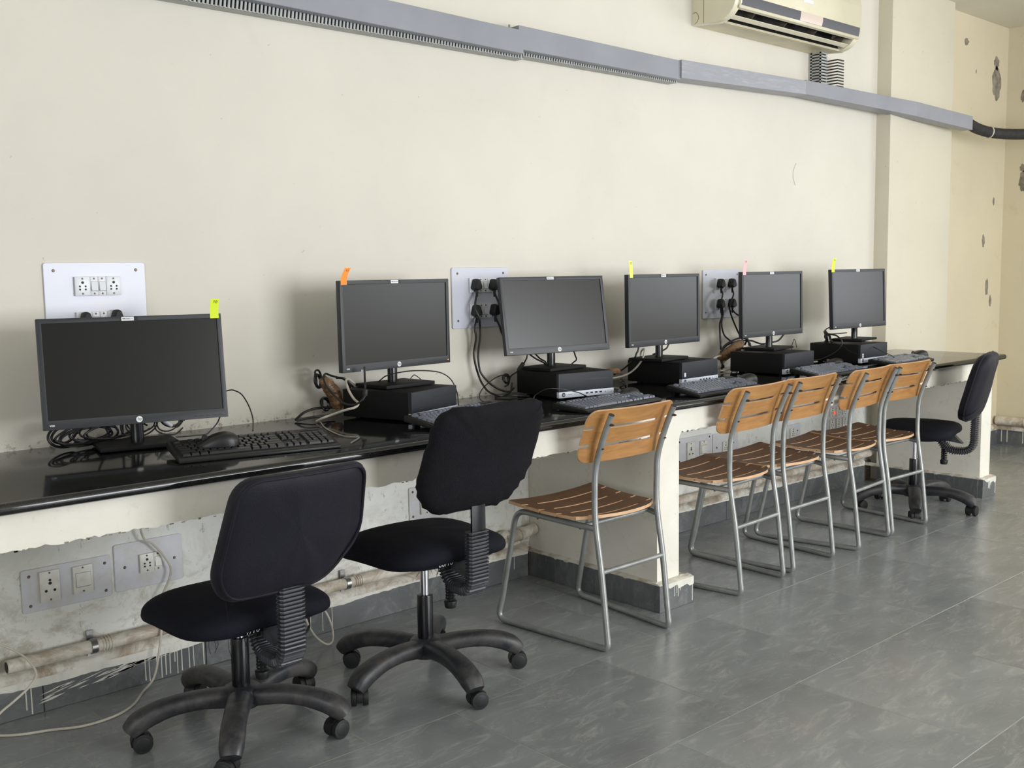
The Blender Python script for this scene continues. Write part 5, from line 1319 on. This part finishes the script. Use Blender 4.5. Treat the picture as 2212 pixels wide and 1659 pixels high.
    # back cushion
    if style == 'gather': P = [(-.212, -.075), (-.15, -.152), (.13, -.156), (.215, -.055), (.195, .155), (-.190, .155)]; rad = [.05, .05, .06, .06, .05, .06]
    elif style == 'piping': P = [(-.210, -.10), (-.165, -.155), (.10, -.155), (.212, -.045), (.188, .155), (-.178, .155)]; rad = [.05, .03, .06, .06, .045, .060]
    else: P = [(-.205, -.12), (-.14, -.165), (.14, -.165), (.205, -.12), (.195, .165), (-.195, .165)]; rad = [.06] * 4 + [.09] * 2
    k = hb / .31; o = round_poly([(p[0] * W / .43, p[1] * k) for p in P], rad)
    T = {'gather': .075, 'piping': .07, 'side': .095}[style]
    vs, fs = cushion(o, T, .30 if style != 'side' else .38, .75, 16)
    T_ = []
    for u, v, w_ in vs:
        zz = zb + hb / 2 + v; kk = (zz - zb)
        yy = -dist - lean * kk + w_ + .45 * u * u
        r_ = math.hypot(u / (W / 2), v / (hb / 2))
        if style == 'gather' and w_ < .03:
            e = max(0, min(1, (r_ - .72) / .3)); ang = math.atan2(v, u)
            yy += .0045 * e * math.sin(ang * 46 + 3 * math.sin(ang * 7)); zz += .0025 * e * math.sin(ang * 31)
        if style == 'piping': yy += .013 * noise.noise(Vector((u * 15 + 3, v * 2.6, 1))) * (1 if w_ < 0 else .3)
        if style == 'side': yy += .004 * noise.noise(Vector((u * 22, v * 9, 2)))
        yy += .0035 * noise.noise(Vector((u * 7 + x, v * 4, w_ * 4)))
        T_.append((u, yy, zz))
    bk = obj('backrest', MB().add(T_, fs), M['fabric' if style != 'gather' else 'fabric2'], t, angle=75)
    if style in ('piping', 'side'):
        pts = []
        for u, v in o + [o[0], o[1]]:
            s_ = .945 if style == 'piping' else 1.0; zz = zb + hb / 2 + v * s_; yy = -dist - lean * (zz - zb) - T * (.34 if style == 'piping' else .0) + .45 * (u * s_) ** 2
            pts.append((u * s_, yy, zz))
        obj('piping', MB().tube(pts, .0045, 8), M['fabric'], bk, angle=60)
    if style == 'piping':
        obj('loose_threads', MB().tube(smooth_path([(-.19, -dist - .04, zb + .02), (-.188, -dist - .045, zb - .04), (-.193, -dist - .05, zb - .09), (-.183, -dist - .05, zb - .13)]), .0006, 4), M['fabric2'], t)
    return t
swivel_chair('front swivel chair with piped square-cornered back cover, nearest the camera', 1.325, -.555, 0, 21, .425, .472, .335, .34, .275, .44, 'piping', '1/10')
swivel_chair('second swivel chair with gathered back cover, beside the nearest wooden chair', 1.940, -.615, -1, 45, .495, .590, .330, .37, .248, .43, 'gather', '00/10')
swivel_chair('far swivel chair seen side-on at the end of the counter', 5.235, -.59, 15, -7, .485, .515, .325, .26, .27, .41, 'side', '12/13  00/15/70')
